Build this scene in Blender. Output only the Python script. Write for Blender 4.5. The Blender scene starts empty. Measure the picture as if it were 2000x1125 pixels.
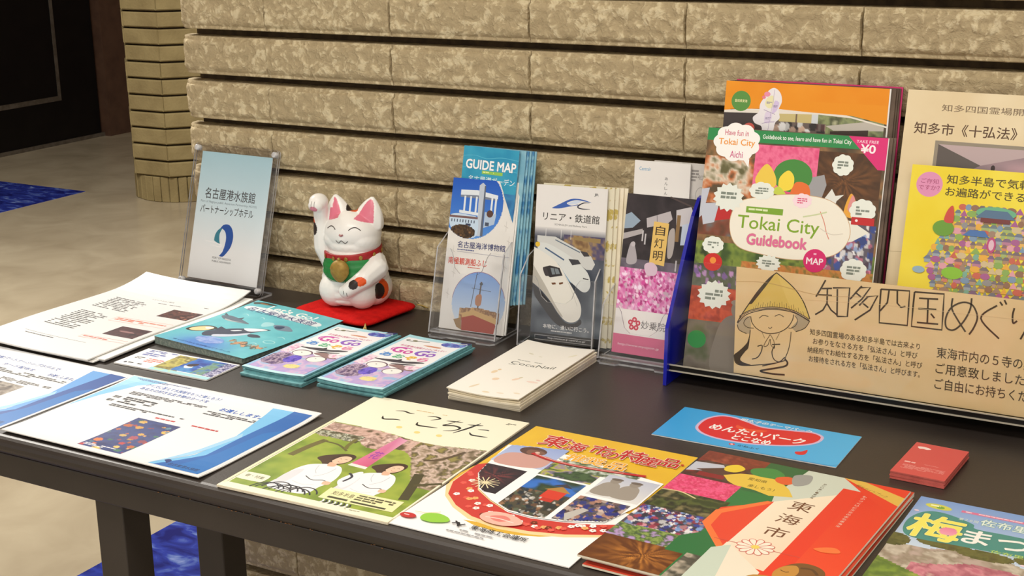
import bpy, bmesh, math, random
import numpy as np
from mathutils import Vector, Matrix, Euler
from mathutils.geometry import tessellate_polygon
from mathutils.bvhtree import BVHTree

C = bpy.context.scene.collection
SC = bpy.context.scene
TZ = 0.66                      # height of the table top above the floor
D = math.radians

# ------------------------------------------------------------------ camera
F_PX, YAW, PITCH, ROLL = 2778.97, D(29.5969), D(15.5736), D(-0.9195)
cam_d = bpy.data.cameras.new('camera')
cam = bpy.data.objects.new('camera', cam_d); C.objects.link(cam)
cam_d.sensor_width = 36.0
cam_d.lens = F_PX / 2000 * 36.0
cam_d.clip_start = 0.02
fwd0 = Vector((-math.sin(YAW), math.cos(YAW), 0)); r0 = Vector((math.cos(YAW), math.sin(YAW), 0)); u0 = Vector((0, 0, 1))
fwd = fwd0 * math.cos(PITCH) - u0 * math.sin(PITCH)
up1 = u0 * math.cos(PITCH) + fwd0 * math.sin(PITCH)
rt = r0 * math.cos(ROLL) + up1 * math.sin(ROLL)
up = -r0 * math.sin(ROLL) + up1 * math.cos(ROLL)
cam.matrix_world = Matrix(((rt.x, up.x, -fwd.x, 0), (rt.y, up.y, -fwd.y, 0), (rt.z, up.z, -fwd.z, TZ + 0.59252), (0, 0, 0, 1)))
SC.camera = cam

# ------------------------------------------------------------------ light and exposure
SC.view_settings.view_transform = 'Standard'
SC.view_settings.look = 'None'
SC.view_settings.gamma = 1.0
SC.view_settings.use_curve_mapping = False
SC.view_settings.exposure = 0.08
wd = bpy.data.worlds.new('world'); SC.world = wd; wd.use_nodes = True
wd.node_tree.nodes['Background'].inputs[0].default_value = (1.0, 0.93, 0.84, 1)
wd.node_tree.nodes['Background'].inputs[1].default_value = 0.85

def area(name, loc, sx, sy, energy, col=(1, 0.95, 0.87), rot=(0, 0, 0)):
    l = bpy.data.lights.new(name, 'AREA'); l.shape = 'RECTANGLE'; l.size = sx; l.size_y = sy; l.energy = energy; l.color = col
    o = bpy.data.objects.new(name, l); C.objects.link(o); o.location = loc; o.rotation_euler = rot
    return o
area('ceiling_lamp', (-0.95, 0.55, 2.5), 0.9, 0.5, 19)
area('ceiling_lamp', (0.35, 0.35, 2.5), 0.9, 0.5, 12)
area('ceiling_lamp', (-0.3, -1.4, 2.5), 1.6, 0.8, 24)
area('ceiling_lamp', (-3.3, 2.3, 2.5), 1.2, 1.2, 112)

# ------------------------------------------------------------------ helpers
def lin(c):
    c = np.asarray(c, float) / 255.0
    return np.where(c <= 0.04045, c / 12.92, ((c + 0.055) / 1.055) ** 2.4)
def lin4(c):
    a = lin(c); return (float(a[0]), float(a[1]), float(a[2]), 1.0)

def vnoise(X, Y, seed=0, oct=3, per=1.0):
    """fractal value noise 0..1 on arrays"""
    rs = np.random.RandomState(seed); out = 0; amp = 1; tot = 0
    G = rs.rand(64, 64)
    for o in range(oct):
        x = X * per * 2 ** o + 7.3 * o; y = Y * per * 2 ** o + 3.1 * o
        xi = np.floor(x).astype(int); yi = np.floor(y).astype(int); fx = x - xi; fy = y - yi
        fx = fx * fx * (3 - 2 * fx); fy = fy * fy * (3 - 2 * fy)
        g = lambda a, b: G[a % 64, b % 64]
        v = (g(xi, yi) * (1 - fx) + g(xi + 1, yi) * fx) * (1 - fy) + (g(xi, yi + 1) * (1 - fx) + g(xi + 1, yi + 1) * fx) * fy
        out = out + v * amp; tot += amp; amp *= 0.55
    return out / tot

def new_mat(name):
    m = bpy.data.materials.new(name); m.use_nodes = True
    nt = m.node_tree; b = nt.nodes['Principled BSDF']
    return m, nt, b

def pmat(name, col, rough=0.5, metal=0.0, spec=0.5, noise=None, bump=None, coat=0.0):
    """procedural principled material; noise=(scale, colour2, lo, hi), bump=(scale, strength)"""
    m, nt, b = new_mat(name)
    b.inputs['Base Color'].default_value = lin4(col)
    b.inputs['Roughness'].default_value = rough
    b.inputs['Metallic'].default_value = metal
    b.inputs['Specular IOR Level'].default_value = spec
    b.inputs['Coat Weight'].default_value = coat
    tc = nt.nodes.new('ShaderNodeTexCoord')
    if noise:
        n = nt.nodes.new('ShaderNodeTexNoise'); n.inputs['Scale'].default_value = noise[0]; n.inputs['Detail'].default_value = 6
        r = nt.nodes.new('ShaderNodeValToRGB'); r.color_ramp.elements[0].position = noise[2]; r.color_ramp.elements[1].position = noise[3]
        r.color_ramp.elements[0].color = lin4(col); r.color_ramp.elements[1].color = lin4(noise[1])
        nt.links.new(tc.outputs['Object'], n.inputs['Vector']); nt.links.new(n.outputs['Fac'], r.inputs['Fac'])
        nt.links.new(r.outputs['Color'], b.inputs['Base Color'])
    if bump:
        n = nt.nodes.new('ShaderNodeTexNoise'); n.inputs['Scale'].default_value = bump[0]; n.inputs['Detail'].default_value = 5
        bp = nt.nodes.new('ShaderNodeBump'); bp.inputs['Strength'].default_value = bump[1]; bp.inputs['Distance'].default_value = 0.01
        nt.links.new(tc.outputs['Object'], n.inputs['Vector']); nt.links.new(n.outputs['Fac'], bp.inputs['Height'])
        nt.links.new(bp.outputs['Normal'], b.inputs['Normal'])
    return m

def attr_mat(name, rough=0.4, spec=0.4, coat=0.0):
    m, nt, b = new_mat(name)
    a = nt.nodes.new('ShaderNodeAttribute'); a.attribute_name = 'ink'
    nt.links.new(a.outputs['Color'], b.inputs['Base Color'])
    b.inputs['Roughness'].default_value = rough; b.inputs['Specular IOR Level'].default_value = spec
    b.inputs['Coat Weight'].default_value = coat
    return m

def clear_mat(name, tint=(0.975, 0.975, 0.98), refl=0.05, haze=0.0):
    """thin clear plastic: transparent with a Fresnel-like reflection and a little haze"""
    m = bpy.data.materials.new(name); m.use_nodes = True; nt = m.node_tree; nt.nodes.clear()
    o = nt.nodes.new('ShaderNodeOutputMaterial'); t = nt.nodes.new('ShaderNodeBsdfTransparent'); g = nt.nodes.new('ShaderNodeBsdfGlossy')
    d = nt.nodes.new('ShaderNodeBsdfDiffuse'); d.inputs['Color'].default_value = (0.85, 0.85, 0.86, 1)
    t.inputs['Color'].default_value = (*tint, 1); g.inputs['Roughness'].default_value = 0.06; g.inputs['Color'].default_value = (1, 1, 1, 1)
    lw = nt.nodes.new('ShaderNodeLayerWeight'); lw.inputs['Blend'].default_value = 0.25
    mr = nt.nodes.new('ShaderNodeMapRange'); mr.inputs['To Min'].default_value = refl * 0.4; mr.inputs['To Max'].default_value = min(1, refl * 6)
    m0 = nt.nodes.new('ShaderNodeMixShader'); m0.inputs[0].default_value = haze
    lw.inputs['Blend'].default_value = 0.12
    m1 = nt.nodes.new('ShaderNodeMixShader')
    nt.links.new(t.outputs[0], m0.inputs[1]); nt.links.new(d.outputs[0], m0.inputs[2])
    nt.links.new(lw.outputs['Facing'], mr.inputs['Value']); nt.links.new(mr.outputs[0], m1.inputs[0])
    nt.links.new(m0.outputs[0], m1.inputs[1]); nt.links.new(g.outputs[0], m1.inputs[2]); nt.links.new(m1.outputs[0], o.inputs[0])
    return m

def mesh_obj(name, verts, faces, mat, parent=None, smooth=False, mats=None, fmat=None):
    me = bpy.data.meshes.new(name); me.from_pydata([tuple(v) for v in verts], [], [tuple(f) for f in faces])
    for m in (mats or [mat]): me.materials.append(m)
    if fmat is not None: me.polygons.foreach_set('material_index', fmat)
    if smooth: me.polygons.foreach_set('use_smooth', [True] * len(me.polygons))
    me.update()
    o = bpy.data.objects.new(name, me); C.objects.link(o)
    if parent: o.parent = parent
    return o

def bm_obj(name, bm, mat, parent=None, smooth=False):
    me = bpy.data.meshes.new(name); bmesh.ops.recalc_face_normals(bm, faces=bm.faces); bm.to_mesh(me); bm.free()
    me.materials.append(mat)
    if smooth: me.polygons.foreach_set('use_smooth', [True] * len(me.polygons))
    o = bpy.data.objects.new(name, me); C.objects.link(o)
    if parent: o.parent = parent
    return o

def empty(name, loc=(0, 0, 0), rz=0):
    o = bpy.data.objects.new(name, None); C.objects.link(o); o.location = loc; o.rotation_euler = (0, 0, rz); o.empty_display_size = 0.05
    return o

def tag(o, label=None, cat=None, group=None, kind=None):
    if label: o['label'] = label
    if cat: o['category'] = cat
    if group: o['group'] = group
    if kind: o['kind'] = kind
    return o

def bm_box(bm, x0, x1, y0, y1, z0, z1, bev=0.0, seg=2):
    r = bmesh.ops.create_cube(bm, size=1.0)
    vs = r['verts']
    for v in vs:
        v.co = Vector(((x0 + x1) / 2 + v.co.x * (x1 - x0), (y0 + y1) / 2 + v.co.y * (y1 - y0), (z0 + z1) / 2 + v.co.z * (z1 - z0)))
    if bev > 0:
        es = list({e for v in vs for e in v.link_edges})
        bmesh.ops.bevel(bm, geom=es, offset=bev, segments=seg, affect='EDGES', profile=0.5)

def box(name, x0, x1, y0, y1, z0, z1, mat, parent=None, bev=0.0, seg=2):
    bm = bmesh.new(); bm_box(bm, x0, x1, y0, y1, z0, z1, bev, seg)
    return bm_obj(name, bm, mat, parent)

def prism_x(name, prof, x0, x1, mat, parent=None, bev=0):
    """extrude a (y, z) profile along x"""
    bm = bmesh.new()
    a = [bm.verts.new((x0, y, z)) for y, z in prof]; b = [bm.verts.new((x1, y, z)) for y, z in prof]
    bm.faces.new(a); bm.faces.new(b[::-1]); n = len(prof)
    for i in range(n): bm.faces.new((a[i], b[i], b[(i + 1) % n], a[(i + 1) % n]))
    if bev: bmesh.ops.bevel(bm, geom=list(bm.edges), offset=bev, segments=2, affect='EDGES')
    return bm_obj(name, bm, mat, parent)

def tube_pts(pts, r, n=8, rad=None):
    """vertices and faces of a tube along pts"""
    V = []; Fc = []; P = [Vector(p) for p in pts]
    for i, p in enumerate(P):
        t = (P[min(i + 1, len(P) - 1)] - P[max(i - 1, 0)]).normalized()
        a = t.orthogonal().normalized() if abs(t.z) > .95 else t.cross(Vector((0, 0, 1))).normalized()
        b = t.cross(a); rr = rad[i] if rad else r
        for k in range(n): V.append(p + (a * math.cos(k * 2 * math.pi / n) + b * math.sin(k * 2 * math.pi / n)) * rr)
    for i in range(len(P) - 1):
        for k in range(n):
            Fc.append((i * n + k, i * n + (k + 1) % n, (i + 1) * n + (k + 1) % n, (i + 1) * n + k))
    Fc.append(tuple(range(n))[::-1]); Fc.append(tuple(range((len(P) - 1) * n, len(P) * n)))
    return V, Fc

# ------------------------------------------------------------------ printed artwork (coloured ink geometry on the paper)
_tcache = {}
def glyphs(s):
    key = s
    if key not in _tcache:
        cu = bpy.data.curves.new('t', 'FONT'); cu.body = s; cu.size = 1.0; cu.resolution_u = 3; cu.fill_mode = 'FRONT'
        ob = bpy.data.objects.new('t', cu); C.objects.link(ob)
        dg = bpy.context.evaluated_depsgraph_get(); me = ob.evaluated_get(dg).to_mesh()
        V = np.array([v.co[:2] for v in me.vertices]).reshape(-1, 2); Fc = [tuple(p.vertices) for p in me.polygons]
        ob.evaluated_get(dg).to_mesh_clear(); bpy.data.objects.remove(ob); bpy.data.curves.remove(cu)
        _tcache[key] = (V, Fc)
    return _tcache[key]

class Art:
    """painter's-order ink layers; coordinates in mm from the sheet's top-left corner, y downwards"""
    def __init__(s, w, h, base=None, seed=1):
        s.w, s.h = w, h; s.V = []; s.F = []; s.K = []; s.n = 0; s.z = 0.05; s.rs = random.Random(seed)
        if base is not None: s.rect(0, 0, w, h, base)
    def _add(s, pts, faces, cols):
        b = len(s.V); s.z += 0.0035
        s.V += [(float(x), float(y), s.z) for x, y in pts]; s.F += [tuple(b + i for i in f) for f in faces]; s.K += cols
    def poly(s, pts, col):
        t = tessellate_polygon([[Vector((x, y, 0)) for x, y in pts]])
        s._add(pts, t, [col] * len(pts))
    def rect(s, x, y, w, h, col): s._add([(x, y), (x + w, y), (x + w, y + h), (x, y + h)], [(0, 1, 2, 3)], [col] * 4)
    def quad(s, pts, cols): s._add(pts, [(0, 1, 2, 3)], cols)
    def ell(s, cx, cy, rx, ry, col, rot=0, n=28):
        c, q = math.cos(rot), math.sin(rot)
        s.poly([(cx + rx * math.cos(a) * c - ry * math.sin(a) * q, cy + rx * math.cos(a) * q + ry * math.sin(a) * c) for a in [i * 2 * math.pi / n for i in range(n)]], col)
    def ring(s, cx, cy, rx, ry, wd, col, n=28, a0=0, a1=360):
        pts = [(cx + rx * math.cos(D(a0 + (a1 - a0) * i / n)), cy + ry * math.sin(D(a0 + (a1 - a0) * i / n))) for i in range(n + 1)]
        s.line(pts, wd, col)
    def line(s, pts, wd, col, taper=False):
        V = []; n = len(pts)
        for i in range(n):
            a = pts[max(i - 1, 0)]; b = pts[min(i + 1, n - 1)]; dx, dy = b[0] - a[0], b[1] - a[1]; l = math.hypot(dx, dy) or 1
            k = wd / 2 * ((0.15 + math.sin(math.pi * (i + .3) / n)) if taper else 1)
            V += [(pts[i][0] - dy / l * k, pts[i][1] + dx / l * k), (pts[i][0] + dy / l * k, pts[i][1] - dx / l * k)]
        s._add(V, [(2 * i, 2 * i + 1, 2 * i + 3, 2 * i + 2) for i in range(n - 1)], [col] * len(V))
    def curve(s, pts, wd, col, taper=False, closed=False, fill=None):
        P = smooth_pts(pts, closed)
        if fill is not None: s.poly(P, fill)
        if wd: s.line(P + ([P[0]] if closed else []), wd, col, taper)
    def blob(s, pts, col): s.poly(smooth_pts(pts, True), col)
    def text(s, t, x, y, w, h, col, bold=0.0, rot=0, shadow=None):
        if shadow: s.text(t, x, y, w, h, shadow[0], bold + shadow[1], rot)
        V, Fc = glyphs(t)
        if not len(V): return
        lo, hi = V.min(0), V.max(0); sc = np.array([w, h]) / np.maximum(hi - lo, 1e-6)
        if bold > 0:      # heavier strokes: overlapping shifted copies in the same ink
            dirs = [(bold * .55 * math.cos(k * math.pi / 4), bold * .55 * math.sin(k * math.pi / 4)) for k in range(0, 8, 1 if bold > .035 else 2)]
            n0 = len(V); F0 = Fc; Fc = []
            for k in range(len(dirs)): Fc = Fc + [tuple(i + k * n0 for i in f) for f in F0]
            V = np.concatenate([V + np.array(d) for d in dirs])
        P = (V - lo) * sc; P = np.stack([x + P[:, 0], y + h - P[:, 1]], 1)
        if rot:
            c0 = np.array([x, y]); c, q = math.cos(rot), math.sin(rot); P = (P - c0) @ np.array([[c, q], [-q, c]]) + c0
        b0 = len(s.V); s._add([tuple(p) for p in P], Fc, [col] * len(P))
        if bold > 0:
            for k in range(len(dirs)):
                for i in range(n0): q = s.V[b0 + k * n0 + i]; s.V[b0 + k * n0 + i] = (q[0], q[1], q[2] + k * .003)
            s.z += len(dirs) * .003
    def vtext(s, t, x, y, cw, pitch, col, bold=0.0):
        for i, ch in enumerate(t): s.text(ch, x, y + i * pitch, cw, cw * (0.95 if ord(ch) > 255 else 1.2), col, bold)
    def micro(s, x, y, w, h, lines, col, fill=0.72, seed=0):
        """small unreadable text: rows of short dashes"""
        rs = random.Random(seed + int(x * 7 + y * 13)); V = []; Fc = []; p = h / lines
        for k in range(lines):
            cx = x; y0 = y + k * p; end = x + w * (1 if k < lines - 1 else 0.6)
            while cx < end:
                l = rs.uniform(0.9, 2.4) * p; l = min(l, end - cx)
                if rs.random() < 0.88:
                    b = len(V); hh = p * fill * rs.uniform(.8, 1)
                    V += [(cx, y0), (cx + l, y0), (cx + l, y0 + hh), (cx, y0 + hh)]; Fc.append((b, b + 1, b + 2, b + 3))
                cx += l + p * .22
        s._add(V, Fc, [col] * len(V))
    def ras(s, x, y, w, h, cell, fn, mask=None):
        """photographic patch: fn(X, Y) gives sRGB on a grid of mm coordinates relative to the patch"""
        nx = max(2, int(w / cell)); ny = max(2, int(h / cell))
        X, Y = np.meshgrid(np.linspace(0, w, nx + 1), np.linspace(0, h, ny + 1))
        K = np.clip(fn(X, Y), 0, 255).reshape(-1, 3)
        pts = np.stack([x + X.ravel(), y + Y.ravel()], 1); f = []
        for j in range(ny):
            for i in range(nx):
                a = j * (nx + 1) + i
                if mask is None or mask(x + (i + .5) * w / nx, y + (j + .5) * h / ny): f.append((a, a + 1, a + nx + 2, a + nx + 1))
        if not f: return
        s._add(pts, f, [tuple(k) for k in K])
    def burst(s, cx, cy, rx, ry, n, col, k=0.82):
        s.poly([(cx + rx * math.cos(i * math.pi / n) * (1 if i % 2 else k), cy + ry * math.sin(i * math.pi / n) * (1 if i % 2 else k)) for i in range(2 * n)], col)
    def cloud(s, cx, cy, rx, ry, col, n=9):
        s.poly([(cx + rx * math.cos(t) * (.9 + .1 * abs(math.sin(t * n / 2))), cy + ry * math.sin(t) * (.9 + .1 * abs(math.sin(t * n / 2)))) for t in [i * 2 * math.pi / 72 for i in range(72)]], col)
    def obj(s, parent, mat, h_mm, bend=None, name='printed_cover', nx=14, ny=16):
        V = np.array(s.V); K = lin(np.array(s.K, float)); Fc = s.F
        V = np.stack([V[:, 0], h_mm - V[:, 1], V[:, 2]], 1) / 1000.0
        if bend is not None:
            bm = bmesh.new(); lay = bm.verts.layers.float_color.new('ink')
            vs = []
            for v, k in zip(V, K):
                q = bm.verts.new(v); q[lay] = (*k, 1); vs.append(q)
            for f in Fc:
                try: bm.faces.new([vs[i] for i in f])
                except ValueError: pass
            W = s.w / 1000; H = s.h / 1000
            def cut(co, no, big):
                g = [f for f in bm.faces if f.calc_area() > 4e-6 or big]
                es = list({e for f in g for e in f.edges}); vv = list({v for f in g for v in f.verts})
                bmesh.ops.bisect_plane(bm, geom=g + es + vv, plane_co=co, plane_no=no)
            for i in range(1, nx): cut((W * i / nx, 0, 0), (1, 0, 0), False)
            for i in range(1, ny): cut((0, H * i / ny, 0), (0, 1, 0), False)
            G = [[bend(W * i / nx, H * j / ny) for i in range(nx + 2)] for j in range(ny + 2)]
            for v in bm.verts:      # follow the paper's own facets
                fu = min(max(v.co.x / W * nx, 0), nx - 1e-4); fv = min(max(v.co.y / H * ny, 0), ny - 1e-4); i, j = int(fu), int(fv); fu -= i; fv -= j
                v.co.z += (G[j][i] * (1 - fu) + G[j][i + 1] * fu) * (1 - fv) + (G[j + 1][i] * (1 - fu) + G[j + 1][i + 1] * fu) * fv + .00008
            me = bpy.data.meshes.new(name); bm.to_mesh(me); bm.free()
        else:
            me = bpy.data.meshes.new(name); me.from_pydata(V.tolist(), [], Fc)
            at = me.color_attributes.new('ink', 'FLOAT_COLOR', 'POINT')
            at.data.foreach_set('color', np.concatenate([K, np.ones((len(K), 1))], 1).astype(np.float32).ravel())
        me.materials.append(mat); me.update()
        o = bpy.data.objects.new(name, me); C.objects.link(o); o.parent = parent
        return o

def smooth_pts(pts, closed=False, n=6):
    P = [np.array(p, float) for p in pts]; m = len(P); out = []
    rng = range(m if closed else m - 1)
    for i in rng:
        p0 = P[(i - 1) % m] if closed or i > 0 else P[i]; p1 = P[i]; p2 = P[(i + 1) % m]; p3 = P[(i + 2) % m] if closed or i + 2 < m else p2
        for k in range(n):
            t = k / n
            q = 0.5 * ((2 * p1) + (-p0 + p2) * t + (2 * p0 - 5 * p1 + 4 * p2 - p3) * t * t + (-p0 + 3 * p1 - 3 * p2 + p3) * t ** 3)
            out.append((q[0], q[1]))
    if not closed: out.append(tuple(P[-1]))
    return out

def mixc(a, b, t):
    t = t[..., None] if isinstance(t, np.ndarray) else t
    return np.asarray(a, float) * (1 - t) + np.asarray(b, float) * t
def palette_noise(cols, per, seed, contrast=1.0, oct=3):
    """patch function: speckle between palette colours"""
    cols = np.array(cols, float)
    def fn(X, Y):
        v = vnoise(X, Y, seed, oct, per); v = np.clip((v - .5) * contrast * 1.6 + .5, 0, .999) * (len(cols) - 1)
        i = v.astype(int); f = (v - i)[..., None]
        return cols[i] * (1 - f) + cols[np.minimum(i + 1, len(cols) - 1)] * f
    return fn
def crowd(cols, n, seed, base, rmin=1.5, rmax=4, asp=1.3):
    """patch function: many small random figures or petals over a base"""
    def fn(X, Y):
        rs = np.random.RandomState(seed); out = (base(X, Y) if callable(base) else np.zeros(X.shape + (3,)) + np.array(base, float))
        w, h = X.max(), Y.max()
        for k in range(n):
            cx, cy, r = rs.rand() * w, rs.rand() * h, rs.uniform(rmin, rmax); c = np.array(cols[rs.randint(len(cols))], float) * rs.uniform(.8, 1.1)
            m = ((X - cx) / r) ** 2 + ((Y - cy) / (r * asp)) ** 2 < 1; out[m] = c
        return out
    return fn
def rays(cx, cy, c1, c2, n=40, seed=3, rad=60):
    def fn(X, Y):
        a = np.arctan2(Y - cy, X - cx); r = np.hypot(X - cx, Y - cy)
        v = (vnoise(a * n / 6.28 + 20, r * .08, seed, 2, 1.0) - .3) * 1.6
        v = np.clip(v, 0, 1) * np.clip(1.1 - r / rad, 0, 1)
        return mixc(c1, c2, v)
    return fn

INK = attr_mat('printed ink on coated paper', 0.38, 0.45, 0.0)
INKM = attr_mat('printed ink on matt paper', 0.7, 0.25)
P_WHITE = pmat('white paper', (236, 235, 232), 0.75, spec=0.2, noise=(30, (243, 242, 240), .4, .7))
P_CREAM = pmat('cream paper', (238, 229, 208), 0.75, spec=0.2, noise=(40, (228, 217, 190), .4, .7))
P_TEAL = pmat('teal printed paper edge', (112, 172, 178), 0.6, noise=(120, (90, 140, 148), .45, .7))
P_GREY = pmat('grey page block edge', (120, 134, 128), 0.7, noise=(300, (150, 160, 150), .45, .6))
P_RED = pmat('red card edge', (206, 100, 92), 0.7, noise=(60, (184, 86, 78), .4, .7))
P_DARK = pmat('dark printed booklet edge', (70, 55, 45), 0.6, noise=(18, (120, 100, 84), .4, .7))
P_KRAFT = pmat('kraft paper', (232, 202, 152), 0.85, spec=0.15, noise=(14, (210, 174, 122), .3, .75), bump=(180, .05))

def sheet(name, x, y, z, yaw, tilt, w, h, t, art, mat=None, side=None, bend=None, ink=INK, label=None, cat=None, group=None, nx=14, ny=16, parent=None):
    """one piece of paper or booklet: body from normal offset -t to 0 and its printed cover as a child; lengths in m, pose of the bottom-left corner (z above the table)"""
    mat = mat or P_WHITE
    if bend is None: nx = ny = 1
    V = []; Fc = []; fm = []
    for lv in (0, 1):
        for j in range(ny + 1):
            for i in range(nx + 1):
                u, v = w * i / nx, h * j / ny
                V.append((u, v, (bend(u, v) if bend else 0) - (t if lv else 0)))
    st = (nx + 1) * (ny + 1); g = lambda i, j: j * (nx + 1) + i
    for j in range(ny):
        for i in range(nx):
            Fc.append((g(i, j), g(i + 1, j), g(i + 1, j + 1), g(i, j + 1))); fm.append(0)
            Fc.append(tuple(st + k for k in (g(i, j), g(i, j + 1), g(i + 1, j + 1), g(i + 1, j)))); fm.append(0)
    for i in range(nx):
        Fc.append((g(i, 0), st + g(i, 0), st + g(i + 1, 0), g(i + 1, 0))); Fc.append((g(i, ny), g(i + 1, ny), st + g(i + 1, ny), st + g(i, ny))); fm += [1, 1]
    for j in range(ny):
        Fc.append((g(0, j), g(0, j + 1), st + g(0, j + 1), st + g(0, j))); Fc.append((g(nx, j), st + g(nx, j), st + g(nx, j + 1), g(nx, j + 1))); fm += [1, 1]
    o = mesh_obj(name, V, Fc, None, mats=[mat, side or mat], fmat=fm, parent=parent)
    ex = Vector((math.cos(yaw), math.sin(yaw), 0)); n = Vector((-math.sin(yaw), math.cos(yaw), 0))
    ey = Vector((0, 0, 1)) * math.cos(tilt) + n * math.sin(tilt); ez = ex.cross(ey)
    o.matrix_world = Matrix(((ex.x, ey.x, ez.x, x), (ex.y, ey.y, ez.y, y), (ex.z, ey.z, ez.z, z + TZ), (0, 0, 0, 1)))
    if art is not None: art.obj(o, ink, h * 1000, bend, nx=nx, ny=ny)
    if label: tag(o, label, cat, group)
    return o
FLAT = math.pi / 2

# ------------------------------------------------------------------ room shell
def floor_mat():
    m, nt, b = new_mat('polished beige floor')
    tc = nt.nodes.new('ShaderNodeTexCoord')
    n = nt.nodes.new('ShaderNodeTexNoise'); n.inputs['Scale'].default_value = 5; n.inputs['Detail'].default_value = 8; n.inputs['Distortion'].default_value = .6
    r = nt.nodes.new('ShaderNodeValToRGB'); r.color_ramp.elements[0].color = lin4((158, 145, 122)); r.color_ramp.elements[1].color = lin4((180, 168, 144))
    r.color_ramp.elements[0].position = .3; r.color_ramp.elements[1].position = .7
    nt.links.new(tc.outputs['Object'], n.inputs['Vector']); nt.links.new(n.outputs['Fac'], r.inputs['Fac']); nt.links.new(r.outputs['Color'], b.inputs['Base Color'])
    b.inputs['Roughness'].default_value = .24; b.inputs['Specular IOR Level'].default_value = .5
    return m
def blue_mat():
    m, nt, b = new_mat('blue marbled floor tile')
    tc = nt.nodes.new('ShaderNodeTexCoord'); mp = nt.nodes.new('ShaderNodeMapping'); mp.inputs['Scale'].default_value = (1.0, 2.2, 1)
    mp.inputs['Rotation'].default_value = (0, 0, .5)
    n = nt.nodes.new('ShaderNodeTexNoise'); n.inputs['Scale'].default_value = 10; n.inputs['Detail'].default_value = 7; n.inputs['Distortion'].default_value = 1.4
    r = nt.nodes.new('ShaderNodeValToRGB'); e = r.color_ramp.elements
    e[0].position = .35; e[0].color = lin4((24, 30, 104)); e[1].position = .55; e[1].color = lin4((44, 60, 156))
    k = e.new(.64); k.color = lin4((90, 112, 180)); k = e.new(.74); k.color = lin4((150, 165, 210))
    nt.links.new(tc.outputs['Object'], mp.inputs[0]); nt.links.new(mp.outputs[0], n.inputs['Vector']); nt.links.new(n.outputs['Fac'], r.inputs['Fac']); nt.links.new(r.outputs['Color'], b.inputs['Base Color'])
    b.inputs['Roughness'].default_value = .25
    return m
M_FLOOR = floor_mat(); M_BLUE = blue_mat()
fl = box('floor', -5.8, 3, -3, 8, -0.1, 0, M_FLOOR); tag(fl, 'polished beige floor with faint mottling', kind='structure')
for (a, b_, c, d) in ((-1.96, -1.35, 0.9, 3.0), (-5.78, -4.70, 2.9, 4.46)):
    box('floor_inlay', a, b_, c, d, 0.0, 0.0012, M_BLUE, fl)['label'] = 'blue marbled inlaid tile'
M_CEIL = pmat('off white ceiling', (205, 195, 178), .9, noise=(60, (190, 180, 160), .4, .6))
ce = box('ceiling', -5.8, 3, -3, 8, 2.62, 2.7, M_CEIL); tag(ce, 'plain pale ceiling above the frame', kind='structure')
M_BROWN = pmat('dim brown wall covering', (128, 92, 74), .7, noise=(25, (112, 80, 62), .35, .7))
M_BROWN2 = pmat('brown timber door frame', (84, 60, 45), .5, noise=(18, (70, 48, 36), .35, .7))
wl = box('wall_left', -5.95, -5.8, -3, 8, 0, 2.62, M_BROWN); tag(wl, 'dim brown wall at the far left', kind='structure')
wb = box('wall_back', -5.8, 3, 7.0, 7.1, 0, 2.62, M_BROWN); tag(wb, 'brown wall far behind the stone wall', kind='structure')
bb = box('baseboard_left', -5.8, -5.785, 6.05, 7.0, 0, 0.12, M_BROWN2); tag(bb, 'dark brown baseboard', kind='structure')
M_BLACK = pmat('black lacquered door', (9, 8, 8), .35, spec=.25, noise=(12, (14, 12, 11), .4, .7))
M_TRIM = pmat('dull metal trim', (96, 88, 78), .45, metal=.3, noise=(30, (80, 72, 62), .4, .6))
dr = empty('door_1', (-5.8, 4.4, 0)); tag(dr, 'tall black door panel with thin grey inner border', kind='structure')
dp = box('door_panel', 0.0, 0.05, -1.6, 1.21, 0.02, 2.3, M_BLACK, dr)
for nm, a in (('border_strip', (0.05, 0.054, 0.93, 0.95, 0.23, 2.1)), ('border_strip', (0.05, 0.054, -1.4, 0.93, 0.23, 0.255)), ('border_strip', (0.05, 0.054, -1.4, 0.93, 2.08, 2.1))):
    box(nm, *a, M_TRIM, dp)
box('door_sill', 0.0, 0.06, -1.6, 1.25, 0.0, 0.02, M_TRIM, dr)
fr = box('trim_1', -5.8, -5.7, 5.63, 5.86, 0, 2.4, M_BROWN2); tag(fr, 'brown upright beside the black door', kind='structure')
fr = box('trim_2', -5.8, -5.75, 5.86, 6.05, 0, 2.4, M_BROWN); tag(fr, 'brown rebate beside the door upright', kind='structure')

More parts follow.
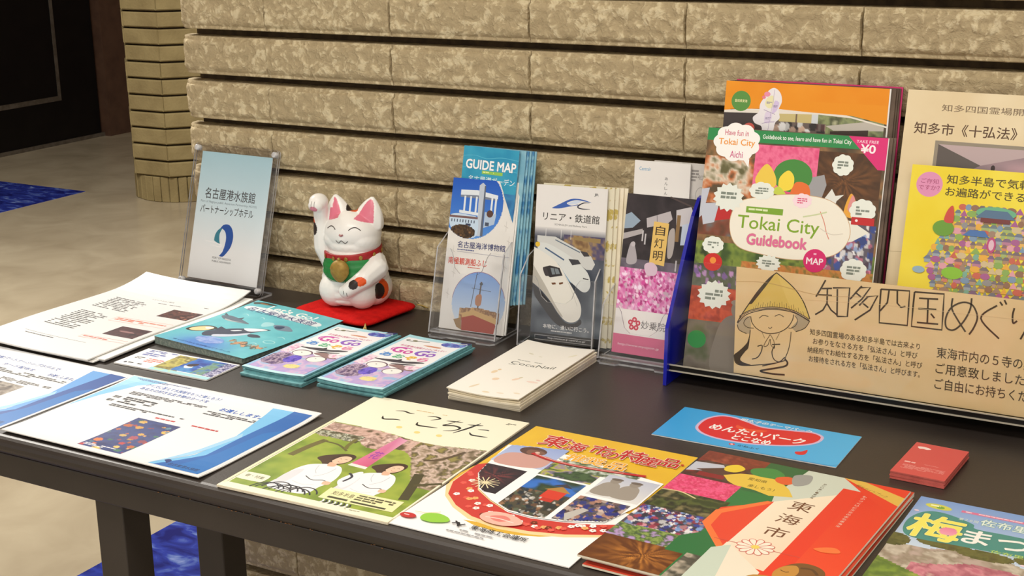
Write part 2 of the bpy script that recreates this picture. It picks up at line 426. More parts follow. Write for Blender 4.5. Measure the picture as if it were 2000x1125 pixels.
# --- split-face stone wall
def stone_mat():
    m, nt, b = new_mat('split face sandstone')
    tc = nt.nodes.new('ShaderNodeTexCoord'); oi = nt.nodes.new('ShaderNodeObjectInfo')
    add = nt.nodes.new('ShaderNodeVectorMath'); add.operation = 'ADD'; sc = nt.nodes.new('ShaderNodeVectorMath'); sc.operation = 'SCALE'; sc.inputs['Scale'].default_value = 30
    nt.links.new(oi.outputs['Location'], sc.inputs[0]); nt.links.new(tc.outputs['Object'], add.inputs[0]); nt.links.new(sc.outputs[0], add.inputs[1])
    n = nt.nodes.new('ShaderNodeTexNoise'); n.inputs['Scale'].default_value = 60; n.inputs['Detail'].default_value = 6; n.inputs['Distortion'].default_value = .5; n.inputs['Roughness'].default_value = .6
    n2 = nt.nodes.new('ShaderNodeTexNoise'); n2.inputs['Scale'].default_value = 260; n2.inputs['Detail'].default_value = 4
    r = nt.nodes.new('ShaderNodeValToRGB'); e = r.color_ramp.elements
    e[0].position = .42; e[0].color = lin4((174, 157, 124)); e[1].position = .50; e[1].color = lin4((185, 168, 134)); k = e.new(.535); k.color = lin4((202, 186, 151)); k = e.new(.60); k.color = lin4((211, 197, 163))
    vo = nt.nodes.new('ShaderNodeTexVoronoi'); vo.inputs['Scale'].default_value = 125
    wv = nt.nodes.new('ShaderNodeVectorMath'); wv.operation = 'MULTIPLY_ADD'; wv.inputs[1].default_value = (.03, .03, .03)
    nt.links.new(n.outputs['Color'], wv.inputs[0]); nt.links.new(add.outputs[0], wv.inputs[2]); nt.links.new(wv.outputs[0], vo.inputs['Vector'])
    nt.links.new(add.outputs[0], n.inputs['Vector']); nt.links.new(add.outputs[0], n2.inputs['Vector'])
    # light flecks sit on the raised chips
    hs = nt.nodes.new('ShaderNodeMath'); hs.operation = 'MULTIPLY_ADD'; hs.inputs[1].default_value = -.22; nt.links.new(vo.outputs['Distance'], hs.inputs[0])
    ad = nt.nodes.new('ShaderNodeMath'); ad.operation = 'ADD'; ad.inputs[1].default_value = .075; nt.links.new(n.outputs['Fac'], ad.inputs[0]); nt.links.new(ad.outputs[0], hs.inputs[2])
    nt.links.new(hs.outputs[0], r.inputs['Fac']); nt.links.new(r.outputs['Color'], b.inputs['Base Color'])
    bp = nt.nodes.new('ShaderNodeBump'); bp.inputs['Strength'].default_value = 1.0; bp.inputs['Distance'].default_value = .0042
    mx = nt.nodes.new('ShaderNodeMath'); mx.operation = 'MULTIPLY_ADD'; mx.inputs[1].default_value = .12; nt.links.new(n2.outputs['Fac'], mx.inputs[0]); nt.links.new(hs.outputs[0], mx.inputs[2])
    nt.links.new(mx.outputs[0], bp.inputs['Height']); nt.links.new(bp.outputs['Normal'], b.inputs['Normal'])
    b.inputs['Roughness'].default_value = .85; b.inputs['Specular IOR Level'].default_value = .25
    return m
M_STONE = stone_mat()
M_MORTAR = pmat('dark recessed joint', (84, 68, 46), .95, noise=(60, (66, 52, 34), .4, .6))
L_ST, PITCH_Z, X0 = 0.22535, 0.069321, -1.3800
WALL_Y = 1.697
H_ST = 0.0578
def stone_mesh(length, seed, corner=False):
    nx, nz = (60, 22); V = []; Fc = []
    gx = np.concatenate([[0, .0016, .0045], np.linspace(.009, length - .009, nx - 5), [length - .0045, length - .0016, length]])
    gz = np.concatenate([[0, .0012, .0055, .0075], np.linspace(.012, H_ST - .010, nz - 7), [H_ST - .0065, H_ST - .0050, H_ST - .0012, H_ST]])
    nx, nz = len(gx), len(gz)
    X, Z = np.meshgrid(gx, gz)
    rough = vnoise(X * 70 + seed, Z * 90, seed, 4, 1.0)
    facet = np.abs(vnoise(X * 60 + Z * 30, Z * 70 + 5, seed + 9, 2, 1.0) - .5) * 2
    ez = np.minimum(np.clip((Z - .0060) / .003, 0, 1), np.clip((H_ST - .0048 - Z) / .0025, 0, 1))
    ex = np.minimum(np.clip(X / .0016, 0, 1), np.clip((length - X) / .0016, 0, 1))
    if corner: ex = np.minimum(np.clip((length - X) / .004, 0, 1), 1)
    d = ez * ex ** .5 * (.0030 + .0042 * rough - .0022 * facet)
    edge = np.minimum(np.minimum(X, length - X), np.minimum(Z, H_ST - Z))
    d = d - np.clip(.0012 - edge, 0, 1) * 1.0
    if corner:
        rr = .032; t = np.clip((rr - X) / rr, 0, 1); d = d - rr * (1 - np.sqrt(np.clip(1 - t ** 2, 0, 1))) * (.9 + .25 * rough)
        X = X + np.where(t > 0, (rough - .5) * .008 * t, 0)
    for j in range(nz):
        for i in range(nx): V.append((X[j, i], -d[j, i], Z[j, i]))
    for j in range(nz - 1):
        for i in range(nx - 1): a = j * nx + i; Fc.append((a, a + 1, a + nx + 1, a + nx))
    # rim going back
    rim = [i for i in range(nx)] + [j * nx + nx - 1 for j in range(1, nz)] + [(nz - 1) * nx + i for i in range(nx - 2, -1, -1)] + [j * nx for j in range(nz - 2, 0, -1)]
    b = len(V)
    for k in rim: V.append((V[k][0], .036, V[k][2]))
    n = len(rim)
    for k in range(n): Fc.append((rim[k], b + k, b + (k + 1) % n, rim[(k + 1) % n]))
    me = bpy.data.meshes.new('stone'); me.from_pydata(V, [], Fc); me.materials.append(M_STONE)
    me.polygons.foreach_set('use_smooth', [True] * len(me.polygons))
    try: me.set_sharp_from_angle(angle=D(38))
    except Exception: pass
    me.update(); return me
ws = box('wall_stone', -1.545, 0.65, WALL_Y + .033, WALL_Y + .40, 0, 1.62, M_MORTAR); tag(ws, 'wall of long split faced beige stones laid in straight courses with dark recessed joints', kind='structure')
var = [stone_mesh(L_ST - .0007, 10 + i * 7) for i in range(9)]; cvar = [stone_mesh(.1800 - .0006, 200 + i * 11, True) for i in range(4)]
rs = random.Random(4)
for m in range(-6, 16):
    zc = TZ + 0.45954 - PITCH_Z * (m + 1) + 0.0058     # underside of the stone
    if zc < -.004: continue
    for k in range(-1, 9):
        me = rs.choice(cvar if k < 0 else var); o = bpy.data.objects.new('stone', me); C.objects.link(o); o.parent = ws
        o.location = (X0 + L_ST * k + (L_ST - .18 if k < 0 else 0) + .0006, WALL_Y + rs.uniform(-.0012, .0012), zc)

# --- octagonal stone column far behind
col = empty('trim_3', (-4.268, 4.66, 0)); tag(col, 'octagonal column of small beige stone courses at the left', kind='structure')
def octo(name, R, z0, z1, wig, parent, mat, inner=.05):
    for k in range(8):
        a0, a1 = D(22.5 + 45 * k), D(67.5 + 45 * k); bm = bmesh.new()
        P = []
        for (a, rr) in ((a0, inner), (a0, R), (a1, R), (a1, inner)):
            P.append((rr * math.cos(a), rr * math.sin(a)))
        w = rs.uniform(-wig, wig); c = ((P[1][0] + P[2][0]) / 2, (P[1][1] + P[2][1]) / 2)
        P = [(x + c[0] * w, y + c[1] * w) for x, y in P]
        P = [(c[0] * .5 + (x - c[0] * .5) * .994, c[1] * .5 + (y - c[1] * .5) * .994) for x, y in P]
        A = [bm.verts.new((x, y, z0)) for x, y in P]; B = [bm.verts.new((x, y, z1)) for x, y in P]
        bm.faces.new(A[::-1]); bm.faces.new(B)
        for i in range(4): bm.faces.new((A[i], A[(i + 1) % 4], B[(i + 1) % 4], B[i]))
        bmesh.ops.bevel(bm, geom=[e for e in bm.edges if (e.verts[0].co.xy.length > inner * 2 and e.verts[1].co.xy.length > inner * 2)], offset=.005, segments=1, affect='EDGES')
        bm_obj(name, bm, mat, parent)
M_STONE2 = pmat('smooth beige column stone', (146, 131, 92), .85, spec=.25, noise=(9, (124, 109, 74), .3, .7), bump=(90, .2))
for k in range(22): octo('stone', .248, .108 + .0693 * k + .004, .108 + .0693 * (k + 1) - .004, .012, col, M_STONE2)
core = bmesh.new(); bmesh.ops.create_cone(core, cap_ends=True, segments=8, radius1=.215, radius2=.215, depth=1.62, matrix=Matrix.Translation((0, 0, .81)) @ Matrix.Rotation(D(22.5), 4, 'Z'))
bm_obj('column_core', core, M_MORTAR, col)
for k in range(36):
    a = D(10 * k + 5); bm = bmesh.new(); bm_box(bm, .17, .229 + rs.uniform(-.003, .003), -.0185, .0185, 0, .108, .003, 1)
    bmesh.ops.rotate(bm, verts=bm.verts, cent=(0, 0, 0), matrix=Matrix.Rotation(a, 3, 'Z')); bm_obj('base_tile', bm, M_STONE2, col)

# ------------------------------------------------------------------ table
def table_mat():
    m, nt, b = new_mat('dark brown black painted wood')
    tc = nt.nodes.new('ShaderNodeTexCoord')
    n = nt.nodes.new('ShaderNodeTexNoise'); n.inputs['Scale'].default_value = 4.5; n.inputs['Detail'].default_value = 6
    r = nt.nodes.new('ShaderNodeValToRGB'); r.color_ramp.elements[0].color = lin4((47, 41, 38)); r.color_ramp.elements[1].color = lin4((63, 56, 51))
    r.color_ramp.elements[0].position = .3; r.color_ramp.elements[1].position = .75
    n2 = nt.nodes.new('ShaderNodeTexNoise'); n2.inputs['Scale'].default_value = 420; n2.inputs['Detail'].default_value = 3
    bp = nt.nodes.new('ShaderNodeBump'); bp.inputs['Strength'].default_value = .18; bp.inputs['Distance'].default_value = .0006
    rr = nt.nodes.new('ShaderNodeMapRange'); rr.inputs['To Min'].default_value = .30; rr.inputs['To Max'].default_value = .5
    nt.links.new(tc.outputs['Object'], n.inputs['Vector']); nt.links.new(n.outputs['Fac'], r.inputs['Fac']); nt.links.new(r.outputs['Color'], b.inputs['Base Color'])
    nt.links.new(tc.outputs['Object'], n2.inputs['Vector']); nt.links.new(n2.outputs['Fac'], bp.inputs['Height']); nt.links.new(bp.outputs['Normal'], b.inputs['Normal'])
    nt.links.new(n.outputs['Fac'], rr.inputs['Value']); nt.links.new(rr.outputs[0], b.inputs['Roughness'])
    return m
M_TABLE = table_mat()
M_CHIP = pmat('bare wood showing through worn paint', (176, 120, 62), .6, noise=(500, (120, 78, 40), .4, .6))
tb = empty('display_table', (-0.65, 1.36, 0)); tag(tb, 'long dark brown wooden table against the stone wall, holding all the leaflets', 'table')
def tl(x): return x + .65
def ty(y): return y - 1.36
prof = [(1.685, 0), (1.685, -.022), (1.044, -.022)]
for a in range(0, 181, 20): prof.append((1.044 - .011 * math.sin(D(a)), -.011 - .011 * math.cos(D(a))))
prof = [(ty(y), TZ + z) for y, z in prof]
prism_x('tabletop', prof, tl(-1.553), tl(.25), M_TABLE, tb)
box('apron', tl(-1.50), tl(.20), ty(1.040), ty(1.062), TZ - .0525, TZ - .022, M_TABLE, tb, .0015)
box('apron', tl(-1.50), tl(-1.478), ty(1.062), ty(1.66), TZ - .0525, TZ - .022, M_TABLE, tb, .0015)
box('apron', tl(.178), tl(.20), ty(1.062), ty(1.66), TZ - .0525, TZ - .022, M_TABLE, tb, .0015)
for x in (-1.139, .10):
    for y in (1.050, 1.207): box('leg', tl(x), tl(x + .041), ty(y), ty(y + .041), 0, TZ - .022, M_TABLE, tb, .0015)
for x in (-.45, .10): box('leg', tl(x), tl(x + .041), ty(1.62), ty(1.661), 0, TZ - .022, M_TABLE, tb, .0015)
rs = random.Random(11)
V = []; Fc = []
for k in range(30):
    x = rs.choice((rs.uniform(-1.05, -.55), rs.uniform(-.95, -.80))); l = rs.uniform(.0006, .0035); zz = TZ - .0218 + rs.uniform(-.0015, .0003); b = len(V); y = 1.0395
    V += [(tl(x), ty(y), zz), (tl(x + l), ty(y), zz), (tl(x + l * .7), ty(y), zz + .0009), (tl(x + l * .2), ty(y), zz + .0006)]; Fc.append((b, b + 1, b + 2, b + 3))
o = mesh_obj('worn_spot', V, Fc, M_CHIP, tb); o['kind'] = 'stuff'; o['label'] = 'bare wood specks along the worn front edge'

ORD = ['first', 'second', 'third', 'fourth', 'fifth', 'sixth', 'seventh']

# ------------------------------------------------------------------ flat papers on the table
W_ = (246, 246, 246); K_ = (38, 36, 38)
# -- landscape sheet with blue corner waves (front left, whole)
def art_notice(first):
    a = Art(297, 210, (232, 233, 236), 3)
    if first:
        a.poly([(2, 2), (62, 2), (30, 25), (12, 70), (2, 120)], (134, 198, 236)); a.poly([(2, 2), (30, 2), (14, 26), (2, 60)], (150, 208, 240))
        a.micro(12, 5, 90, 5, 2, (60, 90, 150))
        a.text('クイズに答えて水族館をもっと楽しもう！', 40, 14, 120, 7.5, (52, 92, 170), .05)
        a.text('あなたの好きな生き物のカードを', 40, 25, 110, 7.5, (52, 92, 170), .05); a.text('お渡しします。', 180, 36, 62, 9.5, (30, 92, 186), .06)
        a.micro(40, 42, 120, 10, 3, (44, 44, 48)); a.micro(170, 52, 76, 12, 3, (50, 50, 54)); a.text('期間', 30, 62, 11, 7, K_, .02); a.text('場所', 30, 74, 11, 7, K_, .02); a.micro(48, 60, 50, 22, 4, (50, 50, 54)); a.micro(48, 86, 116, 8, 2, (50, 50, 54))
        a.micro(130, 97, 50, 5, 1, (196, 60, 60)); a.micro(186, 97, 66, 5, 1, (190, 50, 50))
        a.ras(112, 108, 66, 96, 1.6, crowd([(214, 110, 50), (190, 60, 60), (230, 170, 70), (90, 130, 150), (60, 110, 90), (240, 200, 110), (40, 60, 130), (150, 60, 80)], 46, 5, palette_noise([(34, 44, 104), (44, 64, 130), (36, 50, 110)], .1, 4), 1.5, 6, .8))
        a.micro(116, 194, 50, 7, 2, (220, 220, 230))
    else:
        a.text('水族館パートナーシップホテルで', 60, 26, 134, 9, (60, 90, 160), .05); a.text('カード配布を', 107, 44, 60, 8, (90, 110, 170), .05); a.text('お渡しします。', 196, 46, 46, 8, (48, 84, 160), .05)
        a.micro(100, 60, 140, 13, 3, (60, 58, 52)); a.micro(150, 84, 90, 10, 3, (66, 62, 56))
        a.ras(150, 98, 56, 44, 2, palette_noise([(60, 52, 46), (120, 106, 92), (176, 168, 158), (90, 80, 70)], .1, 8))
    a.poly([(236, 12), (293, 10), (293, 208), (222, 208), (250, 165), (256, 110)], (118, 190, 236) if first else (96, 160, 226))
    a.poly([(266, 10), (293, 10), (293, 208), (230, 208), (262, 160), (262, 100)], (28, 100, 180) if first else (34, 82, 160))
    a.poly([(276, 80), (293, 60), (293, 208), (252, 208), (270, 150)], (26, 112, 190))
    a.poly([(222, 208), (248, 165), (262, 100), (256, 90), (244, 150)], (160, 208, 240))
    a.blob([(232, 192), (236, 188), (241, 191), (241, 199), (237, 196)], (20, 50, 120)); a.text('名古屋港水族館', 244, 195, 42, 7, (14, 40, 90), .02)
    a.rect(0, 0, 297, 1.4, (225, 228, 232)); a.rect(295.4, 0, 1.6, 210, (240, 242, 246))
    return a
sheet('notice_sheet', -1.2753, 1.0470, .0022, -.009, FLAT, .299, .213, .0012, art_notice(True), bend=lambda u, v: .0022 * max(0, (v - .17) / .04) ** 2 + .002 * max(0, (.05 - v) / .05) ** 2,
      label='white laminated notice with blue wavy edge and fish photo, whole at front left corner', cat='notice', group=None)
sheet('notice_sheet', -1.583, 1.0643, .0010, -.0327, FLAT, .297, .2113, .0008, art_notice(False),
      label='white notice with dark blue wavy edge, cut off at the left picture edge', cat='notice')

# -- stack of printed text sheets at the back left
def art_text():
    a = Art(210, 335, (226, 226, 226), 5)
    a.text('トピックスのご案内', 83, 74, 42, 4, K_, .01); a.micro(180, 76, 22, 3, 1, (70, 70, 70))
    for i in range(9): a.micro(30, 96 + i * 6.2, 108 if i % 3 else 92, 3.4, 1, (48, 48, 50), .85, i)
    a.micro(100, 86, 80, 3, 1, (110, 110, 112))
    a.line([(104, 170), (206, 166), (206, 186), (104, 190), (104, 170)], .7, (214, 140, 120)); a.micro(108, 173, 92, 12, 2, (214, 130, 110))
    for i in range(12): a.micro(34, 172 + i * 6.4, 96 if i % 4 else 70, 3.4, 1, (48, 48, 50), .85, 40 + i)
    a.line([(36, 281), (156, 284)], .6, (60, 60, 60)); a.micro(44, 287, 90, 3.5, 1, (50, 50, 54))
    a.line([(124, 258), (206, 256), (206, 264), (124, 268), (124, 258)], .6, (206, 120, 100)); a.micro(128, 260, 74, 5, 1, (206, 110, 96))
    a.ras(150, 103, 56, 38, 1.6, palette_noise([(60, 32, 32), (110, 66, 60), (50, 26, 28), (180, 120, 100)], .12, 14))
    a.ras(146, 204, 56, 40, 1.6, palette_noise([(50, 26, 34), (84, 46, 50), (44, 22, 30)], .12, 15)); a.ell(172, 223, 14, 3, (150, 110, 110))
    a.rect(0, 0, 210, 1.2, (226, 226, 226))
    return a
def stk(u, v): return .010 * max(0, (v - .25) / .085) ** 2 + .005 * max(0, 1 - u / .12) ** 2 + .0012 * math.sin(v * 18)
rs = random.Random(2)
for i, (dx, dy, ya, zz) in enumerate(((0, 0, 0.0, .0075), (.016, .012, .012, .0055), (.006, .006, -.01, .0040), (.012, .016, .006, .0025))):
    sheet('text_sheet', -1.577 + dx, 1.272 + dy, zz, ya, FLAT, .21, .335 if i == 0 else .31, .0014, art_text() if i == 0 else None, bend=stk if i == 0 else (lambda u, v: .7 * stk(u, v)), nx=12, ny=20,
          label=('white printed text sheet with two dark photos, on top of the back left stack' if i == 0 else 'white sheet %s from the top of the back left text sheet stack' % ORD[i]), cat='paper sheet', group=None if i == 0 else 'sheets under the text sheet')

# -- thick teal sea life booklet
def art_sea():
    w, h = 170, 205
    def bg(X, Y):
        v = vnoise(X, Y, 3, 3, .05); k = mixc((92, 182, 196), (120, 204, 214), v)
        r = np.exp(-(((X - 75) / 42) ** 2 + ((Y - 190) / 26) ** 2)); return mixc(k, (78, 130, 214), np.clip(r * 1.1, 0, .9))
    a = Art(w, h, (96, 184, 198), 6); a.ras(0, 0, w, h, 3, bg)
    for (x, y, l) in ((70, 20, 16), (26, 60, 14), (140, 110, 16), (20, 90, 12), (128, 150, 14), (60, 60, 10), (150, 50, 12)):
        a.curve([(x, y), (x + l * .4, y - 4), (x + l, y + 1)], 1.6, (170, 222, 228), True)
    a.blob([(80, 70), (92, 66), (100, 74), (92, 86), (84, 82)], (164, 218, 226)); a.blob([(14, 140), (24, 138), (26, 150), (16, 156)], (160, 216, 224)); a.ring(146, 132, 9, 6, 2, (160, 216, 222))
    a.blob([(2, 10), (14, 4), (28, 3), (44, 5), (30, 10), (16, 12), (8, 16)], (70, 74, 66)); a.blob([(12, 8), (22, 6), (30, 9), (20, 11)], (150, 110, 70))
    a.blob([(8, 26), (40, 22), (90, 26), (150, 32), (152, 46), (100, 44), (50, 38), (10, 38)], (226, 236, 242))
    a.text('名古屋港水族館', 14, 26, 132, 16, (58, 62, 120), .02, .04); a.text("Let's Go!", 40, 8, 92, 15, (250, 250, 250), .035, .05)
    a.blob([(6, 80), (18, 74), (40, 78), (58, 84), (66, 89), (46, 92), (26, 92), (14, 88)], (96, 112, 128)); a.poly([(34, 78), (40, 70), (44, 80)], (70, 84, 100)); a.poly([(6, 76), (2, 68), (16, 76)], (80, 92, 108)); a.blob([(20, 88), (40, 90), (54, 88), (40, 93), (26, 93)], (176, 186, 190))
    a.blob([(12, 156), (8, 148), (14, 134), (26, 124), (38, 124), (46, 130), (40, 142), (28, 154)], (52, 50, 46)); a.blob([(15, 153), (12, 146), (18, 134), (28, 127), (38, 128), (40, 134), (36, 144), (26, 152)], (238, 214, 160)); a.blob([(26, 132), (34, 127), (38, 130), (34, 138)], (246, 244, 236))
    a.blob([(40, 150), (44, 138), (52, 128), (62, 116), (80, 104), (98, 94), (112, 92), (104, 104), (96, 120), (84, 138), (66, 154), (50, 162)], (58, 64, 86))
    a.poly([(46, 134), (42, 118), (60, 124)], (50, 56, 78)); a.blob([(76, 106), (96, 96), (108, 94), (104, 102), (92, 112), (84, 112)], (240, 244, 248)); a.blob([(60, 150), (80, 136), (96, 118), (98, 126), (84, 146), (66, 158)], (204, 212, 230)); a.blob([(66, 124), (74, 116), (80, 116), (72, 124)], (232, 238, 244))
    a.blob([(100, 122), (112, 118), (122, 124), (114, 130), (104, 130)], (56, 62, 82))
    a.ras(48, 156, 52, 34, 2, palette_noise([(110, 150, 220), (160, 180, 230), (96, 130, 214)], .12, 4), lambda x, y: ((x - 74) / 24) ** 2 + ((y - 172) / 14) ** 2 < 1)
    a.blob([(100, 72), (118, 66), (132, 72), (140, 80), (124, 86), (112, 84)], (120, 140, 160)); a.blob([(106, 74), (118, 70), (120, 82), (110, 82)], (60, 76, 104))
    a.ras(98, 146, 62, 26, 1.7, crowd([(190, 130, 90), (120, 110, 90), (210, 160, 120), (96, 100, 96)], 80, 3, (120, 190, 196), 1.5, 4, 1), lambda x, y: math.sin(x * .3) * 4 + 152 < y < math.sin(x * .35) * 4 + 166)
    a.text('はくぶつかん水族館ガイドブック', 30, 194, 106, 4, (36, 70, 130), .01)
    return a
o = sheet('sea_life_booklet', -1.3517, 1.382, .0118, -.0814, FLAT, .1655, .2035, .0112, art_sea(), mat=P_TEAL, side=P_GREY, bend=lambda u, v: -.0035 * (u / .165) - .002 * math.sin(math.pi * v / .2),
      label='thick teal booklet with leaping killer whale and penguin on its cover', cat='booklet')
# -- small ticket leaflet
def art_ticket():
    a = Art(158, 66, (246, 246, 246), 7)
    a.rect(60, 0, 98, 3, (250, 250, 250)); a.micro(10, 3, 48, 9, 2, (110, 122, 180), .8); a.micro(10, 14, 46, 12, 2, (120, 130, 188), .8); a.micro(10, 32, 20, 8, 2, (100, 100, 104)); a.micro(32, 32, 26, 16, 3, (226, 120, 110))
    a.ell(12, 57, 2.4, 2.4, (30, 34, 60)); a.micro(16, 54, 40, 5, 1, (50, 50, 60), .8)
    a.ras(60, 4, 40, 54, 1.6, palette_noise([(160, 150, 70), (206, 196, 110), (120, 110, 60), (220, 214, 150)], .08, 5))
    a.ras(86, 3, 70, 52, 1.4, palette_noise([(36, 60, 150), (50, 90, 180), (60, 120, 200), (90, 160, 210)], .06, 7), lambda x, y: x > 92 - (y - 3) * .1)
    a.ras(120, 8, 36, 47, 1.4, palette_noise([(70, 120, 140), (130, 160, 120), (90, 140, 190), (60, 80, 150)], .15, 8)); a.ras(140, 3, 17, 53, 1.2, palette_noise([(40, 40, 90), (120, 120, 170), (220, 220, 236), (60, 50, 110)], .3, 9, 1.4))
    a.blob([(94, 34), (100, 42), (108, 38), (106, 30), (100, 34)], (232, 240, 248)); a.blob([(96, 28), (104, 22), (110, 24), (106, 34), (98, 34)], (60, 36, 40)); a.curve([(112, 28), (120, 30), (118, 38)], 1.6, (170, 200, 235), True)
    a.rect(58, 57, 100, 8.5, (170, 222, 232)); a.micro(66, 59, 44, 4, 1, (210, 226, 150), .9)
    return a
sheet('ticket_leaflet', -1.3396, 1.2913, .0022, .0064, FLAT, .158, .066, .0018, art_ticket(), side=P_WHITE, label='small white and blue ticket leaflet lying in front of the teal booklet', cat='leaflet')

# -- two stacks of aquarium fold-out leaflets
def art_gogo():
    w, h = 100, 205
    a = Art(w, h, (176, 226, 240), 8)
    a.ras(0, 0, w, h, 3, lambda X, Y: mixc((176, 228, 240), (150, 190, 230), Y / 205)); a.rect(5, 10, 90, 150, (246, 246, 250)); a.ell(50, 90, 47, 76, (248, 248, 251))
    a.curve([(12, 16), (10, 22), (18, 22), (26, 18), (34, 17), (42, 14)], 2.0, (90, 100, 80), False); a.ell(22, 19, 4, 3, (120, 120, 90))
    a.ras(60, 3, 38, 22, 1.3, palette_noise([(80, 90, 190), (60, 70, 170), (130, 150, 220), (100, 190, 220)], .18, 5), lambda x, y: ((x - 80) / 19) ** 2 + ((y - 14) / 10) ** 2 < 1)
    a.blob([(42, 30), (52, 27), (70, 29), (68, 33), (54, 32)], (214, 150, 120)); a.rect(84, 0, 16, 9, (40, 50, 110)); a.curve([(70, 4), (84, 7), (96, 5)], 2, (240, 244, 250))
    a.text('名古屋港水族館からのごあんない', 14, 38, 72, 6.5, (196, 50, 120), .025)
    a.text('Go', 16, 50, 30, 20, (206, 80, 170), .05, shadow=((255, 255, 255), .05)); a.text('Go', 52, 50, 30, 20, (150, 90, 200), .05); a.ring(30, 60, 17, 11, 2.4, (214, 90, 190), a0=150, a1=300); a.ring(68, 60, 17, 11, 2.4, (130, 110, 210), a0=150, a1=300)
    for (ch, x, c) in (('あ', 12, (90, 150, 220)), ('お', 32, (100, 190, 140)), ('ぞ', 50, (240, 190, 60)), ('ら', 70, (236, 120, 170))): a.text(ch, x, 76, 15, 14, c, .06)
    a.blob([(14, 104), (30, 100), (46, 96), (58, 98), (74, 94), (88, 96), (70, 103), (48, 106), (28, 106)], (70, 66, 76)); a.poly([(44, 99), (50, 91), (54, 99)], (60, 58, 68)); a.blob([(46, 112), (60, 108), (82, 106), (64, 112)], (60, 58, 68))
    a.ras(5, 108, 90, 90, 1.6, palette_noise([(200, 170, 214), (176, 160, 220), (220, 190, 220), (150, 190, 230)], .07, 11), lambda x, y: y > 124 + 6 * math.sin(x * .12))
    a.ras(3, 132, 44, 48, 1.5, palette_noise([(90, 70, 120), (130, 110, 140), (200, 180, 200), (70, 50, 90)], .2, 12, 1.4), lambda x, y: ((x - 20) / 20) ** 2 + ((y - 158) / 24) ** 2 < 1)
    a.ras(26, 132, 26, 34, 1.5, palette_noise([(90, 70, 200), (130, 110, 220), (70, 60, 170)], .2, 13, 1.4), lambda x, y: ((x - 38) / 11) ** 2 + ((y - 150) / 15) ** 2 < 1)
    for (x, y) in ((34, 124), (68, 138)):
        a.ell(x, y, 15, 12, (120, 96, 110)); a.ell(x, y + 1, 13.2, 10.5, (246, 244, 240)); a.ell(x - 2, y - 1, 1.2, 1.0, (60, 40, 50))
    a.blob([(48, 118), (64, 112), (84, 122), (94, 130), (80, 130), (64, 124)], (150, 120, 120)); a.ras(44, 166, 26, 18, 1.6, palette_noise([(230, 210, 120), (240, 226, 160), (190, 190, 110)], .2, 15), lambda x, y: ((x - 57) / 12) ** 2 + ((y - 175) / 8) ** 2 < 1)
    a.ras(68, 92, 28, 38, 1.6, palette_noise([(240, 180, 200), (248, 240, 246), (226, 150, 190)], .2, 16), lambda x, y: ((x - 84) / 12) ** 2 + ((y - 112) / 15) ** 2 < 1 and y > 112)
    a.ras(2, 96, 14, 36, 1.6, palette_noise([(236, 190, 214), (250, 236, 246), (214, 150, 190)], .25, 17))
    a.rect(0, 198, 100, 7, (196, 236, 244))
    return a
GG = art_gogo()
def ggb(s): return lambda u, v: s * (.0014 * (u / .1) ** 2 - .0014 * math.sin(math.pi * u / .1))
for si, (bx, by, ya, nn) in enumerate(((-1.1600, 1.3370, -.022, 5), (-1.0439, 1.3416, -.020, 5))):
    side_ = 'left' if si == 0 else 'right'
    for i in range(nn):
        t = .0021; z = .0110 - i * .0022
        sheet('folded_leaflet', bx + (0 if i == 0 else rs.uniform(-.001, .0035)), by + (0 if i == 0 else rs.uniform(-.003, .002) - (.006 if si == 0 and i > 2 else 0)), z, ya + (0 if i == 0 else rs.uniform(-.012, .004)), FLAT, .100, .2045, t, GG if i == 0 else None, mat=P_TEAL, side=P_TEAL, bend=ggb(1 - i * .2), nx=10, ny=8,
              label=('aquarium leaflet with rainbow lettering on top of the %s pile of two' % ('left' if si == 0 else 'right')) if i == 0 else 'teal edged folded leaflet, %s from the top of the %s rainbow lettering pile' % (ORD[i], side_), cat='leaflet', group=None if i == 0 else 'leaflets lower in the %s pile' % side_)

# -- cream folded leaflets
def art_coca():
    a = Art(99.4, 209.8, (250, 246, 236), 9)
    a.text('CocaNail', 23, 82, 62, 10, (74, 74, 66), -.012); a.micro(26, 74, 58, 2.6, 1, (130, 130, 120)); a.micro(23, 94, 16, 2, 1, (120, 120, 110))
    for (x, y, rx, ry, r, c) in ((30, 46, 4, 1.6, .2, (226, 220, 196)), (46, 51, 3, 1.2, .2, (230, 226, 206)), (22, 130, 3, 6, .1, (238, 214, 176)), (36, 152, 4, 5, .4, (240, 214, 184)), (24, 120, 2, 3, .1, (232, 204, 160)), (59, 142, 3, 6, .5, (244, 216, 192)), (62, 134, 2, 3, .3, (220, 210, 180)), (84, 146, 9, 3, .2, (246, 222, 208)), (88, 138, 4, 2, .5, (238, 208, 200)), (25, 186, 2, 9, .3, (234, 218, 190)), (48, 198, 5, 2.4, 0, (238, 222, 190)), (66, 195, 5, 1.8, 0, (240, 226, 204)), (86, 190, 5, 2, .2, (240, 226, 200)), (84, 34, 2, 7, .6, (238, 232, 206)), (56, 86, 2, 2, 0, (246, 236, 220))): a.ell(x, y, rx, ry, c, r)
    return a
rs = random.Random(8)
for i in range(6):
    z = .0158 - i * .0027 - (.0006 if i else 0)
    sheet('cream_leaflet', -.8743 + (0 if i == 0 else rs.uniform(0, .003)), 1.3746 + (0 if i == 0 else rs.uniform(-.001, .003)), z, .0152 + (0 if i == 0 else rs.uniform(-.01, .006)), FLAT, .0994, .2098, .0021 if i else .0012, art_coca() if i == 0 else None, mat=P_CREAM, side=P_CREAM,
          bend=(lambda u, v, i=i: (1 - i / 6) * (-.0024 * math.sin(math.pi * u / .0994))), nx=12, ny=10,
          label='cream folded leaflet with faint pastel drawings, top of its pile' if i == 0 else 'cream leaflet, %s from the top of the cream pile' % ORD[i], cat='leaflet', group=None if i == 0 else 'cream leaflets lower in the pile')

